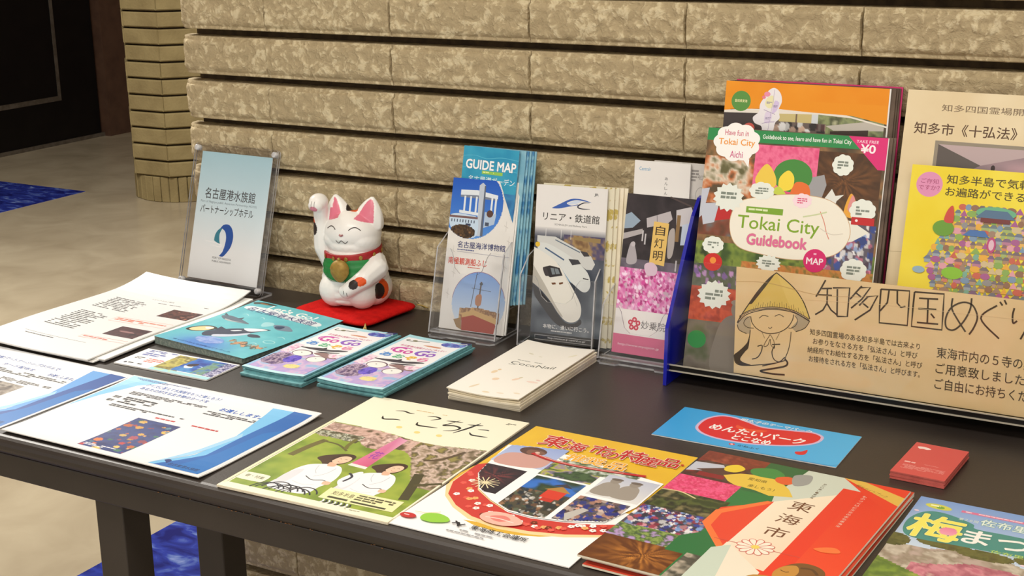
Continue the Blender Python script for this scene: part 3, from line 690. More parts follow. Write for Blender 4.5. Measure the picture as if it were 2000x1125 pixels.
# -- magazine with two women under cherry trees
def art_koko():
    w, h = 211, 300
    a = Art(w, h, (247, 242, 218), 10)
    a.curve([(50, 33), (60, 30), (70, 33), (76, 32)], 2.6, (40, 38, 34), True); a.curve([(46, 54), (52, 62), (64, 58), (72, 57)], 3.2, (40, 38, 34), True)
    a.curve([(94, 33), (104, 30), (112, 34), (104, 42)], 2.8, (40, 38, 34), True); a.curve([(94, 54), (98, 62), (110, 62), (124, 60)], 3.2, (40, 38, 34), True)
    a.curve([(122, 36), (132, 34), (142, 32)], 2.6, (40, 38, 34), True); a.curve([(136, 28), (130, 42), (126, 50), (138, 46), (148, 50), (144, 60), (134, 65)], 3.0, (40, 38, 34), True)
    a.curve([(150, 36), (160, 34), (168, 31)], 2.6, (40, 38, 34), True); a.curve([(162, 26), (157, 44), (148, 66)], 3.2, (40, 38, 34), True); a.curve([(168, 44), (178, 42), (182, 43)], 2.4, (40, 38, 34), True); a.curve([(164, 56), (170, 62), (180, 62), (190, 61)], 3.0, (40, 38, 34), True)
    a.micro(72, 20, 70, 3, 1, (216, 190, 140)); a.micro(184, 12, 17, 6, 2, (110, 104, 90))
    for p in ((83, 77), (110, 82), (138, 80)): a.ell(*p, 4, 3.4, (240, 218, 140), .4)
    top = lambda x: 95 + 12 * math.exp(-((x - 139) / 50) ** 2)
    a.ras(6, 92, 203, 200, 2.2, palette_noise([(104, 128, 42), (134, 158, 58), (160, 176, 70), (120, 140, 50)], .035, 21), lambda x, y: y > top(x) and y < 288)
    a.ras(6, 92, 203, 90, 2.0, palette_noise([(96, 84, 62), (196, 160, 146), (222, 190, 178), (150, 120, 108), (232, 206, 196)], .09, 22, 1.3), lambda x, y: y > top(x) and y < 128 + 26 * (x / 210) + 8 * math.sin(x * .09))
    a.ras(130, 96, 79, 120, 2.0, palette_noise([(110, 96, 70), (170, 150, 128), (220, 196, 184), (90, 80, 56), (150, 140, 80)], .09, 23, 1.5), lambda x, y: y > top(x) and (x - 120) * 1.4 > (y - 110) * .85)
    a.ras(6, 120, 60, 26, 1.6, palette_noise([(60, 66, 50), (220, 220, 200), (110, 106, 84), (80, 76, 50)], .2, 24, 1.6), lambda x, y: 116 < y < 134 + .1 * x)
    a.curve([(30, 146), (24, 170), (20, 200)], 9, (110, 102, 54)); a.curve([(26, 150), (50, 152), (70, 164)], 3, (96, 90, 50)); a.curve([(60, 130), (62, 150), (66, 160)], 5, (112, 108, 50))
    a.curve([(176, 184), (186, 214), (196, 248)], 11, (74, 70, 46)); a.curve([(186, 212), (204, 200), (211, 196)], 5, (84, 78, 50)); a.curve([(190, 110), (176, 140), (160, 150)], 5, (96, 80, 60))
    a.quad([(101, 104), (114, 108), (116, 192), (94, 190)], [(214, 130, 170), (230, 170, 196), (206, 90, 130), (220, 110, 150)]); a.poly([(94, 190), (116, 192), (117, 198), (93, 196)], (230, 232, 226)); a.text('花', 100, 150, 12, 20, (150, 60, 170), .02)
    def woman(ox, oy, s):
        T = lambda P: [(ox + x * s, oy + y * s) for x, y in P]
        a.blob(T([(-2, 12), (-13, 4), (-22, -2), (-20, -10), (-8, -20), (4, -26), (14, -24), (17, -14), (12, 2)]), (74, 54, 42))       # long hair falling behind
        a.blob(T([(-26, 34), (-20, 18), (-8, 10), (6, 6), (18, 10), (27, 26), (30, 46), (26, 62), (20, 84), (-24, 84), (-27, 58)]), (243, 243, 245))
        a.blob(T([(-27, 44), (-16, 30), (-14, 60), (-20, 80), (-26, 76)]), (222, 222, 228)); a.blob(T([(-2, 2), (6, 2), (9, 10), (1, 12)]), (226, 182, 154))
        a.blob(T([(-4, -14), (3, -21), (11, -20), (15, -12), (13, -3), (6, 3), (-1, 0), (-4, -7)]), (238, 200, 172)); a.blob(T([(-6, -6), (-6, -16), (2, -25), (12, -24), (16, -15), (11, -19), (4, -19), (-1, -13), (-3, -4)]), (66, 46, 36))
        for e in ((3, -10), (9.5, -11)): a.curve(T([(e[0] - 1.6, e[1]), (e[0], e[1] - 1), (e[0] + 1.6, e[1])]), .6 * s, (70, 46, 40))
        a.curve(T([(4, -3.6), (7, -2.2), (10, -4)]), .7 * s, (186, 84, 80))
        a.curve(T([(-8, 14), (-4, 26), (2, 34)]), .7, (196, 196, 204)); a.curve(T([(14, 14), (12, 30), (4, 42)]), .8, (190, 190, 200)); a.curve(T([(-4, 44), (8, 50), (20, 46), (27, 50)]), 1.3, (60, 58, 64)); a.blob(T([(22, 48), (30, 47), (31, 54), (24, 55)]), (232, 190, 164))
        a.curve(T([(-10, 60), (4, 64), (18, 60)]), .7, (206, 206, 212))
    woman(74, 196, 1.0); 
    for i in range(9):
        a.ring(50 + i * 5.5, 292 - (i % 3) * 3, 17, 22 - (i % 2) * 3, 1.8, (52, 52, 62), a0=190, a1=330)
    a.poly([(40, 288), (106, 288), (106, 292), (40, 292)], (247, 242, 218))
    woman(140, 192, .92); a.blob([(108, 236), (112, 214), (120, 206), (126, 230), (122, 250)], (240, 240, 244)); a.curve([(108, 214), (116, 222), (114, 236)], 3, (56, 56, 70))
    a.blob([(8, 258), (34, 257), (39, 262), (38, 274), (32, 276), (8, 276), (5, 272), (5, 262)], (244, 240, 214)); a.text('春・特集', 11, 262, 24, 7, (80, 84, 50), .01)
    a.poly([(112, 254), (200, 252), (202, 278), (114, 280)], (240, 234, 180)); a.text('知多半島', 121, 259, 26, 9, (60, 60, 40), .01); a.micro(150, 257, 44, 14, 3, (90, 88, 60)); a.rect(122, 272, 24, 4, (70, 70, 50)); a.rect(150, 273, 42, 3.4, (70, 70, 50))
    for i in range(10): a.curve([(122 + i * 3.6, 281), (124 + i * 3.6, 285), (122 + i * 3.6, 289)], 2.0, (50, 50, 60) if i % 2 else (236, 236, 240))
    a.rect(0, 289, w, 11, (247, 240, 214)); a.micro(150, 291, 40, 2.4, 1, (150, 146, 120)); a.rect(0, 92, 4, 200, (238, 234, 196))
    return a
sheet('cherry_magazine', -.9485, 1.0404, .0022, .0237, FLAT, .2114, .3005, .0020, art_koko(), mat=P_CREAM, label='cream topped magazine with two women in white under cherry blossom', cat='magazine')

# -- yellow poster of local specialities
def art_toku():
    w, h = 200, 294
    a = Art(w, h, (247, 247, 247), 12)
    a.ras(0, 0, w, 170, 5, lambda X, Y: mixc((238, 196, 56), (226, 178, 40), vnoise(X, Y, 2, 2, .03)), lambda x, y: y < 165 - abs(x - 100) * .0)
    a.ell(100, 158, 104, 104, (222, 176, 60)); a.poly([(-.0, 165), (0, 262), (200, 235), (200, 165)], (247, 247, 247))
    a.ell(100, 150, 101, 96, (244, 236, 226)) if False else None
    # red patterned crescent
    P = [(0, 140), (2, 180), (14, 208), (36, 228), (64, 243), (96, 249), (130, 246), (164, 236), (200, 218), (200, 192), (180, 203), (150, 213), (118, 220), (90, 218), (62, 204), (36, 186), (14, 150), (8, 120), (0, 128)]
    a.poly([(0, 132), (0, 190), (14, 214), (36, 234), (64, 250), (100, 256), (134, 252), (166, 242), (200, 224), (200, 205), (100, 230)], (240, 214, 160)); a.poly(P, (206, 62, 54))
    rs_ = random.Random(3)
    for i in range(44):
        t = i / 43; x = 4 + 194 * t; yb = 141 + 96 * math.sin(math.pi * min(1, .1 + t * .9)) if t < .25 else 0
        u_ = rs_.uniform(.1, .9); lo = np.interp(x, [0, 14, 36, 62, 90, 118, 150, 180, 200], [132, 155, 189, 207, 221, 223, 216, 206, 195]); hi = np.interp(x, [0, 14, 36, 64, 96, 130, 164, 200], [172, 205, 225, 240, 246, 243, 233, 215])
        y = lo + (hi - lo) * u_; c = rs_.choice([(250, 240, 236), (244, 180, 110), (120, 50, 30), (250, 250, 250), (230, 90, 80)])
        for k in range(5): a.ell(x + 2.0 * math.cos(k * 1.257), y + 2.0 * math.sin(k * 1.257), 1.7, 1.7, c, 0, 8)
        a.ell(x, y, .9, .9, (214, 120, 80), 0, 6)
    white = (250, 250, 250)
    a.poly([(2, 66), (40, 56), (198, 84), (198, 150), (186, 196), (150, 212), (118, 219), (90, 217), (62, 203), (36, 184), (14, 150), (8, 116)], white)
    inside = lambda x, y: y < np.interp(x, [0, 8, 14, 36, 62, 90, 118, 150, 186, 198], [66, 116, 148, 182, 201, 215, 217, 210, 194, 150])
    a.ras(6, 50, 64, 62, 1.8, lambda X, Y: mixc((150, 170, 222), (190, 200, 230), Y / 60), lambda x, y: y > 62 - .25 * x + 4); 
    a.blob([(12, 88), (36, 78), (64, 80), (62, 110), (14, 116)], (208, 160, 150)); a.ell(36, 70, 16, 11, (96, 66, 56)); a.ell(40, 71, 7, 5, (206, 170, 150)); a.blob([(30, 68), (44, 66), (52, 72), (44, 80), (32, 78)], (130, 92, 76)); a.ell(42, 72, 3, 2.6, (226, 196, 180))
    a.ras(8, 122, 50, 66, 1.4, rays(24, 26, (44, 34, 40), (176, 74, 70), 60, 4, 30), inside); 
    for k in range(14): a.line([(34, 168), (34 + 16 * math.cos(k * .45), 168 + 14 * math.sin(k * .45))], 1.2, (236, 224, 180))
    a.ras(70, 84, 62, 38, 1.6, palette_noise([(70, 96, 60), (40, 66, 36), (150, 130, 170), (190, 190, 70), (60, 90, 50), (130, 110, 160)], .07, 31, 1.3), inside); a.ras(70, 72, 100, 26, 1.8, palette_noise([(90, 110, 70), (220, 226, 220), (60, 80, 50), (250, 250, 250)], .08, 32, 1.4), lambda x, y: y > 74 and x - 70 > (y - 74))
    a.ras(138, 88, 58, 56, 1.8, lambda X, Y: mixc((190, 196, 214), (226, 226, 224), Y / 56), inside)
    for (x, y) in ((152, 100), (174, 100)): a.blob([(x - 12, y + 38), (x - 11, y + 16), (x - 5, y + 6), (x + 5, y + 6), (x + 11, y + 16), (x + 12, y + 38)], (158, 150, 140)); a.ell(x, y + 1, 6, 7, (150, 142, 132)); a.ell(x, y - 3, 7, 3, (110, 100, 92))
    a.ras(72, 126, 58, 92, 1.5, lambda X, Y: crowd([(60, 50, 44), (110, 80, 60), (200, 196, 190), (40, 50, 60), (150, 110, 80), (90, 100, 80)], 220, 7, palette_noise([(50, 60, 46), (84, 76, 60), (40, 44, 40)], .1, 6), 1.2, 3.2)(X, Y) * (Y[..., None] > 34) + palette_noise([(60, 80, 50), (40, 60, 40), (50, 110, 200), (56, 120, 204)], .04, 5)(X, Y) * (Y[..., None] <= 34), inside)
    a.quad([(100, 152), (122, 152), (122, 172), (100, 172)], [(214, 60, 40)] * 4); a.poly([(96, 153), (111, 140), (126, 153)], (176, 130, 60)); a.rect(104, 172, 14, 8, (196, 50, 36)); a.poly([(100, 141), (111, 132), (122, 141)], (60, 56, 70))
    a.ras(136, 150, 56, 62, 1.5, crowd([(60, 70, 150), (190, 170, 160), (50, 46, 60), (200, 150, 130), (40, 50, 140), (110, 90, 90)], 120, 9, palette_noise([(120, 110, 110), (70, 66, 80), (160, 150, 146)], .1, 10), 1.4, 4), inside)
    a.poly([(142, 196), (152, 176), (160, 178), (150, 212)], (190, 186, 180))
    def kan(ch, x, y, s): a.text(ch, x, y, s, s, (250, 240, 220), .075); a.text(ch, x, y, s, s, (196, 40, 36), .035)
    for ch, x, y, s in (('東', 28, 18, 31), ('海', 59, 25, 24), ('市', 88, 20, 25), ('の', 106, 32, 18), ('特', 124, 18, 28), ('産', 148, 25, 24), ('品', 170, 20, 22)): kan(ch, x, y, s)
    a.ell(195, 30, 1.8, 1.8, (196, 40, 36))
    for ch, x in (('推', 76), ('奨', 98), ('品', 124)): a.text(ch, x, 56, 22, 20, (252, 246, 230), .08); a.text(ch, x, 56, 22, 20, (240, 176, 50), .035)
    a.curve([(38, 76), (66, 84), (106, 85), (150, 80), (174, 76)], 5, (190, 40, 40)); 
    a.curve([(42, 76), (70, 83.6), (106, 84.8), (150, 80)], 1, (240, 200, 190))
    a.blob([(72, 234), (80, 226), (96, 224), (112, 230), (118, 240), (104, 250), (86, 250), (74, 244)], (244, 186, 170)); a.blob([(82, 236), (94, 230), (104, 236), (96, 244), (86, 242)], (226, 130, 120)); a.curve([(78, 240), (94, 238), (110, 240)], 1.6, (250, 220, 210))
    a.ell(9, 273, 9, 5.5, (196, 50, 50)); a.micro(4, 271.5, 10, 3, 1, (240, 200, 200)); a.blob([(22, 262), (34, 256), (48, 260), (52, 268), (38, 276), (24, 274)], (150, 206, 70)); a.curve([(10, 262), (22, 260), (34, 252)], .8, (226, 200, 120))
    a.curve([(57, 268), (62, 264), (66, 268), (70, 264)], 2.2, (40, 40, 44)); a.curve([(58, 262), (64, 268), (66, 272)], 2.0, (40, 40, 44))
    a.text('東海商工会議所', 78, 262, 62, 9, (44, 44, 48), .022); a.micro(66, 276, 72, 3, 1, (160, 160, 164)); a.micro(60, 282, 70, 3, 1, (160, 160, 164))
    return a
sheet('speciality_poster', -.7383, 1.0478, .0016, -.0174, FLAT, .1999, .2943, .0010, art_toku(), label='yellow and white leaflet with red brush lettering and festival photo panels', cat='leaflet')

# -- red and green city booklets (pile of four)
def art_tokairb():
    w, h = 218, 290
    a = Art(w, h, (44, 120, 62), 13)
    a.ras(0, 0, 70, 26, 1.8, palette_noise([(150, 66, 50), (120, 54, 40), (176, 90, 66)], .12, 1)); a.rect(70, 0, 60, 80, (46, 104, 60))
    a.ras(0, 26, 66, 46, 1.7, palette_noise([(110, 90, 80), (70, 44, 36), (150, 60, 50), (96, 70, 60)], .06, 2), None); a.poly([(0, 34), (30, 30), (40, 44), (0, 60)], (196, 200, 214)); a.poly([(8, 52), (34, 36), (60, 56), (52, 60)], (90, 60, 48)); a.rect(14, 56, 30, 10, (140, 40, 40))
    a.ras(0, 72, 68, 46, 1.5, palette_noise([(226, 60, 110), (240, 100, 146), (210, 50, 96), (246, 130, 160)], .2, 3))
    a.ras(0, 114, 74, 46, 1.6, palette_noise([(54, 66, 30), (90, 100, 50), (40, 44, 26), (130, 120, 80)], .08, 4, 1.3)); a.curve([(0, 116), (20, 114), (40, 122)], 2, (220, 200, 150))
    a.ras(0, 158, 76, 50, 1.4, crowd([(60, 70, 160), (214, 150, 160), (226, 226, 230), (60, 60, 80), (150, 60, 80), (120, 150, 200)], 260, 6, (80, 76, 84), 1.4, 3.6))
    a.ras(0, 206, 66, 36, 1.5, palette_noise([(80, 110, 50), (150, 170, 90), (60, 90, 44), (180, 150, 200)], .14, 7, 1.4))
    a.ras(0, 236, 82, 54, 1.4, rays(52, 26, (96, 50, 16), (236, 160, 70), 50, 9, 54))
    a.poly([(62, 206), (84, 180), (110, 215), (112, 236), (84, 290), (82, 240), (63, 240)], (40, 112, 60)); a.ras(84, 236, 70, 54, 1.6, palette_noise([(150, 140, 124), (180, 168, 150), (70, 70, 60), (110, 100, 90)], .08, 12, 1.2))
    a.poly([(70, 128), (112, 90), (140, 90), (140, 290), (150, 290), (150, 200), (104, 206), (68, 168)], (228, 70, 44)); a.poly([(68, 136), (104, 92), (112, 92), (76, 140), (78, 170), (110, 210), (104, 214), (68, 168)], (240, 120, 60))
    a.poly([(112, 0), (152, 0), (176, 26), (142, 70), (108, 92), (104, 74)], (206, 214, 200)); a.poly([(108, 92), (142, 66), (176, 26), (218, 60), (218, 290), (110, 290), (108, 214)], (232, 64, 36))
    a.quad([(110, 90), (176, 28), (158, 236), (106, 226)], [(244, 232, 208), (244, 226, 200), (240, 214, 186), (244, 222, 200)]); a.poly([(106, 196), (156, 240), (158, 290), (104, 290)], (236, 226, 206)); a.poly([(98, 214), (112, 200), (130, 290), (100, 290)], (200, 212, 196))
    a.ras(176, 26, 42, 264, 3, lambda X, Y: mixc((226, 52, 30), (240, 84, 44), np.clip(Y / 264 + .2 * (vnoise(X, Y, 4, 2, .03) - .5), 0, 1)))
    a.poly([(158, 26), (176, 26), (176, 290), (158, 290)], (230, 58, 34))
    a.poly([(150, 0), (218, 0), (218, 62), (176, 26)], (230, 60, 34)); a.poly([(150, 0), (172, -0), (218, 20), (218, 42)], (226, 184, 80)); a.text('観光ガイドブック', 168, 9, 38, 6, (120, 90, 30), .0, .38)
    a.poly([(40, 54), (54, 42), (76, 36), (96, 40), (112, 56), (122, 72), (100, 80), (82, 74), (60, 72), (50, 66)], (230, 196, 76)); a.text('愛知県', 66, 46, 20, 7, (96, 80, 30), .01); a.text('楽しもう！', 72, 62, 28, 7, (96, 80, 30), .01)
    # small painted group above the yellow plaque (generic foliage and ribbons)
    a.blob([(34, 30), (44, 22), (54, 30), (48, 42), (36, 42)], (236, 206, 60)); a.blob([(60, 24), (80, 14), (96, 26), (88, 38), (66, 38)], (66, 140, 70)); a.blob([(90, 34), (100, 26), (112, 32), (106, 46), (94, 44)], (226, 96, 50)); a.blob([(104, 20), (120, 12), (124, 34), (112, 44)], (156, 158, 156))
    a.vtext('東海市', 126, 78, 23, 33, (110, 66, 40), .0); a.vtext('めぐりあい・愛知県', 137, 24, 3.6, 4.8, (110, 90, 70)); a.vtext('ものづくりと文化のまち東海市', 181, 34, 4.2, 6.0, (244, 220, 200))
    a.line([(92, 194), (176, 194)], .8, (206, 90, 80))
    for k in range(12):
        t = k * math.pi / 6; P = [(133 + 4 * math.cos(t - .3), 194 + 4 * math.sin(t - .3)), (133 + 15 * math.cos(t - .22), 194 + 14 * math.sin(t - .22)), (133 + 18 * math.cos(t), 194 + 17 * math.sin(t)), (133 + 15 * math.cos(t + .22), 194 + 14 * math.sin(t + .22)), (133 + 4 * math.cos(t + .3), 194 + 4 * math.sin(t + .3))]
        a.curve(P, .8, (206, 90, 80), False, True, (244, 234, 216))
    a.ell(133, 194, 4, 3.8, (236, 210, 100))
    a.blob([(166, 232), (172, 214), (182, 204), (196, 204), (206, 212), (208, 226), (200, 238), (186, 244), (172, 244)], (120, 80, 36)); a.blob([(166, 232), (170, 218), (180, 212), (186, 226), (180, 244), (170, 244)], (196, 140, 60)); a.curve([(170, 226), (175, 228), (178, 226)], 1, (90, 56, 26)); a.blob([(150, 250), (176, 242), (200, 246), (218, 262), (218, 290), (150, 290)], (186, 136, 60)); a.curve([(184, 214), (194, 212), (202, 220)], 3, (90, 60, 30))
    a.blob([(180, 170), (196, 160), (204, 168), (190, 174)], (240, 120, 60))
    return a
rs = random.Random(31)
for i in range(4):
    sheet('city_booklet', -.5351 + (0, .004, .001, .006)[i], 1.0543 + (0, .004, .007, -.002)[i], .0098 - i * .0025, -.0439 + (0, .006, -.004, .012)[i], FLAT, .2183, .2854 + .0046, .0019, art_tokairb() if i in (0, ) else None, mat=pmat('red booklet cover', (214, 70, 44), .5, noise=(4, (150, 60, 40), .4, .7)) if i else P_WHITE, side=P_CREAM, 
          bend=lambda u, v: .0012 * max(0, 1 - v / .1),
          label='red, green and cream city booklet with vertical kanji title, top of its pile' if i == 0 else 'red booklet, %s from the top of the red and green city booklet pile' % ORD[i], cat='booklet', group=None if i == 0 else 'booklets lower in the red and green pile')

# -- plum festival flyer (front right)
def art_ume():
    w, h = 210, 297
    a = Art(w, h, (150, 180, 226), 14)
    a.ras(0, 0, w, 130, 4, lambda X, Y: mixc((128, 164, 222), (206, 222, 240), Y / 120))
    a.ras(0, 96, w, 200, 2.4, palette_noise([(176, 164, 148), (206, 196, 180), (150, 136, 118), (190, 170, 160)], .07, 51, 1.3), lambda x, y: y > 108 + 8 * math.sin(x * .06))
    for (cx, cy, rx, ry) in ((2, 108, 16, 14), (48, 100, 26, 9), (86, 106, 26, 10), (140, 100, 30, 12)): a.ras(cx - rx, cy - ry, 2 * rx, 2 * ry, 1.8, palette_noise([(70, 74, 40), (110, 110, 60), (86, 80, 50)], .12, 52), lambda x, y, c=(cx, cy, rx, ry): x > 0 and ((x - c[0]) / c[2]) ** 2 + ((y - c[1]) / c[3]) ** 2 < 1)
    a.ras(30, 128, 180, 70, 2.2, palette_noise([(196, 110, 130), (216, 146, 156), (170, 90, 110), (206, 170, 160)], .09, 54), lambda x, y: y > 140 + 10 * math.sin(x * .05) - .05 * x)
    a.ras(0, 150, 60, 147, 2.2, palette_noise([(130, 156, 60), (90, 116, 50), (160, 176, 80)], .09, 55), lambda x, y: y > 150 + x * .5)
    a.ell(22, 18, 13, 6, (214, 214, 90), .1); a.ell(24, 19, 4, 3, (120, 170, 70)); a.micro(14, 15, 16, 5, 1, (250, 250, 200))
    a.rect(44, 15, 160, 5, (224, 120, 160)); a.micro(48, 16, 150, 3, 1, (250, 230, 240))
    a.blob([(3, 60), (12, 36), (30, 30), (60, 42), (66, 52), (100, 52), (150, 56), (154, 90), (110, 94), (60, 96), (20, 98), (6, 88)], (74, 146, 138))
    a.text('佐布里', 66, 26, 44, 15, (236, 246, 240), .03, shadow=((90, 160, 150), .06)); a.text('第２８回', 46, 33, 18, 5.5, (226, 240, 226), .02)
    a.text('梅', 8, 40, 48, 54, (250, 244, 180), .05, shadow=((60, 130, 124), .04)); a.text('梅', 8, 40, 48, 54, (246, 236, 110), .035); a.ras(36, 60, 16, 20, 1.5, lambda X, Y: mixc((236, 130, 170), (246, 170, 190), Y / 20), lambda x, y: ((x - 44) / 8) ** 2 + ((y - 70) / 9) ** 2 < 1)
    a.text('まつり', 59, 56, 90, 30, (250, 250, 244), .04)
    a.text('佐布里池周辺', 88, 90, 60, 7, (190, 220, 120), .02)
    a.ell(5, 36, 2.4, 1.8, (246, 220, 236)); a.ell(120, 110, 2.4, 1.8, (246, 220, 236))
    return a
sheet('plum_flyer', -.302, 1.051, .0012, -.0175, FLAT, .21, .297, .0010, art_ume(), label='sky blue flyer with big yellow kanji and plum blossom, at the right front edge', cat='flyer')

# -- blue flyer with a red bean shape
def art_mentai():
    w, h = 211.7, 98
    a = Art(w, h, (70, 174, 236), 15); a.ras(0, 0, w, h, 6, lambda X, Y: mixc((58, 164, 232), (84, 186, 242), X / 211))
    B = [(36, 50), (37, 26), (48, 9), (64, 7), (84, 14), (106, 22), (142, 16), (160, 13), (173, 21), (173, 38), (163, 52), (146, 63), (126, 71), (100, 77), (72, 77), (54, 72), (42, 63)]
    a.curve(B, 3.4, (214, 190, 226), False, True, (222, 48, 52)); a.blob([(76, 28), (90, 34), (112, 30), (104, 40), (80, 38)], (236, 90, 60))
    a.text('めんたいパーク', 50, 36, 110, 17, (252, 252, 252), .05); a.text('とこなめ', 84, 57, 44, 14, (252, 252, 252), .055)
    a.text('明太子のテーマパーク', 74, 5, 84, 8, (250, 250, 252), .03, .03)
    a.ell(91, 86, 3.4, 2.8, (226, 60, 70)); a.ell(91, 86, 1.6, 1.2, (250, 240, 240)); a.text('かねふく', 98, 83.5, 24, 5.5, (40, 60, 90), .02)
    a.blob([(163, 82), (160, 76), (166, 72), (170, 65), (172, 74), (170, 81)], (222, 48, 52))
    a.poly([(0, 92), (0, 98), (204, 98), (211.7, 92), (211.7, 90), (204, 95.5), (2, 96)], (66, 160, 220))
    return a
sheet('bean_flyer', -.606, 1.3796, .0014, .004, FLAT, .2117, .098, .0010, art_mentai(), label='bright blue flyer with a red bean shape and white Japanese lettering', cat='flyer')
# -- red business cards
def art_redc():
    a = Art(56.2, 91.4, (214, 84, 82), 16); a.blob([(5, 12), (10, 10), (16, 11), (20, 14), (16, 17), (12, 16), (8, 17)], (250, 226, 222)); a.micro(5, 57, 20, 4, 1, (244, 190, 186), .85); a.micro(24, 58, 28, 1.6, 1, (232, 150, 146)); a.micro(6, 66, 44, 12, 5, (230, 140, 136)); a.rect(0, 0, 56.2, .5, (230, 120, 116))
    return a
rs = random.Random(5)
for i in range(6):
    sheet('red_card', -.3374 + (0 if i == 0 else rs.uniform(-.0006, .0006)), 1.3804 + (0 if i == 0 else rs.uniform(-.0006, .0006)), .0088 - i * .0014, -.0511 + (0 if i == 0 else rs.uniform(-.008, .008)), FLAT, .0562, .0914, .0013, art_redc() if i == 0 else None, mat=P_RED, side=P_RED,
          label='coral red card with a white bird mark, top of the little card pile' if i == 0 else 'red card, %s from the top of the little red pile' % ORD[i], cat='card', group=None if i == 0 else 'red cards lower in the pile')

# ------------------------------------------------------------------ standing displays
CLR = clear_mat('clear acrylic'); CLRH = clear_mat('slightly hazy clear acrylic', (0.93, 0.93, 0.94), .08, .08)
EDGE = pmat('bright acrylic edge', (190, 190, 192), .25, spec=.8, noise=(60, (160, 160, 164), .4, .6))
SCREW = pmat('clear plastic stud', (214, 214, 216), .12, spec=1.0, noise=(90, (170, 170, 174), .4, .6), coat=.6)
def fmat(x, y, z, yaw, tilt):
    ex = Vector((math.cos(yaw), math.sin(yaw), 0)); n = Vector((-math.sin(yaw), math.cos(yaw), 0))
    ey = Vector((0, 0, 1)) * math.cos(tilt) + n * math.sin(tilt); ez = ex.cross(ey)
    return Matrix(((ex.x, ey.x, ez.x, x), (ex.y, ey.y, ez.y, y), (ex.z, ey.z, ez.z, z + TZ), (0, 0, 0, 1)))
def slab(name, pts, t, M, parent, mat=None, edge=None):
    """flat panel: outline pts (m) in the panel's local xy, thickness t along -z, edges in the bright edge material"""
    n = len(pts); V = [(x, y, 0) for x, y in pts] + [(x, y, -t) for x, y in pts]
    Fc = [tuple(range(n)), tuple(range(2 * n - 1, n - 1, -1))] + [(i, i + n, (i + 1) % n + n, (i + 1) % n) for i in range(n)]
    o = mesh_obj(name, V, Fc, None, mats=[mat or CLR, edge or EDGE], fmat=[0, 0] + [1] * n); o.matrix_world = M
    if parent:
        o.parent = parent; o.matrix_parent_inverse = parent.matrix_world.inverted()
    return o
def rrect(x0, y0, x1, y1, r, n=5):
    P = []
    for cx, cy, a in ((x1 - r, y0 + r, -90), (x1 - r, y1 - r, 0), (x0 + r, y1 - r, 90), (x0 + r, y0 + r, 180)):
        for i in range(n + 1): P.append((cx + r * math.cos(D(a + 90 * i / n)), cy + r * math.sin(D(a + 90 * i / n))))
    return P

# -- clear sign stand with a pale blue card
bpy.context.view_layer.update()
st = empty('sign_stand', (-1.5327, 1.6317, TZ)); tag(st, 'clear acrylic sign stand on a clear foot at the back left table corner', 'sign stand')
bpy.context.view_layer.update()
SM = (-.0323, .285); MP = fmat(-1.5310, 1.6270, .004, *SM)
slab('clear_panel', rrect(0, 0, .169, .2244, .006), .002, MP, st)
MP2 = MP @ Matrix.Translation((0, 0, -.0046)); slab('clear_panel', rrect(0, 0, .169, .2244, .006), .002, MP2, st)
MB = fmat(-1.5475, 1.6080, .0035, -.0523, FLAT); slab('clear_foot', rrect(0, 0, .186, .052, .005), .003, MB, st)
for (u, v) in ((.006, .008), (.163, .008), (.006, .217), (.163, .217)):
    bm = bmesh.new(); bmesh.ops.create_cone(bm, cap_ends=True, segments=16, radius1=.0052, radius2=.0044, depth=.010); bmesh.ops.bevel(bm, geom=list(bm.edges), offset=.0008, segments=1, affect='EDGES')
    o = bm_obj('stud', bm, SCREW, st, True); o.matrix_world = MP @ Matrix.Translation((u, v, -.0008)); o.matrix_parent_inverse = Matrix.Identity(4); o.matrix_world = MP @ Matrix.Translation((u, v, -.0008))
def art_sign():
    w, h = 142.7, 199.4
    a = Art(w, h, None, 21); a.ras(0, 0, w, h, 6, lambda X, Y: mixc(mixc((178, 214, 226), (214, 232, 238), np.clip(Y / 90, 0, 1)), (238, 240, 240), np.clip((Y - 90) / 60, 0, 1)))
    a.text('名古屋港水族館', 16, 56, 102, 17, (70, 72, 76), .012); a.text('Port of Nagoya public Aquarium Partnership HOTEL', 9, 76, 115, 4.4, (110, 130, 140))
    a.text('パートナーシップホテル', 10, 83, 108, 13, (50, 52, 56), .014)
    a.poly(smooth_pts([(46, 137), (47, 128), (52, 120), (60, 115)]) + smooth_pts([(60, 117), (56, 126), (57, 136), (60, 143)]), (50, 130, 150))
    a.poly(smooth_pts([(56, 117), (62, 111), (72, 110), (80, 116), (84, 128), (82, 142), (76, 152), (68, 160), (60, 160)]) + smooth_pts([(66, 153), (69, 143), (70, 132), (67, 122), (60, 117)]), (28, 84, 166))
    a.curve([(26, 139), (46, 140), (62, 143), (58, 146), (40, 144)], 1.6, (250, 250, 250), True); a.text('PORT OF NAGOYA', 47, 162, 38, 3.2, (60, 60, 66), .01); a.text('PUBLIC AQUARIUM', 47, 167.5, 38, 3.2, (60, 60, 66), .01)
    return a
MC = MP @ Matrix.Translation((0, 0, -.0026)); p0 = MC @ Vector((.0148, .0130, 0))
sheet('sign_card', p0.x, p0.y, p0.z - TZ, -.0323, .285, .1427, .1994, .0008, art_sign(), label='pale blue and white card with curved blue logo inside the clear sign stand', cat='card')

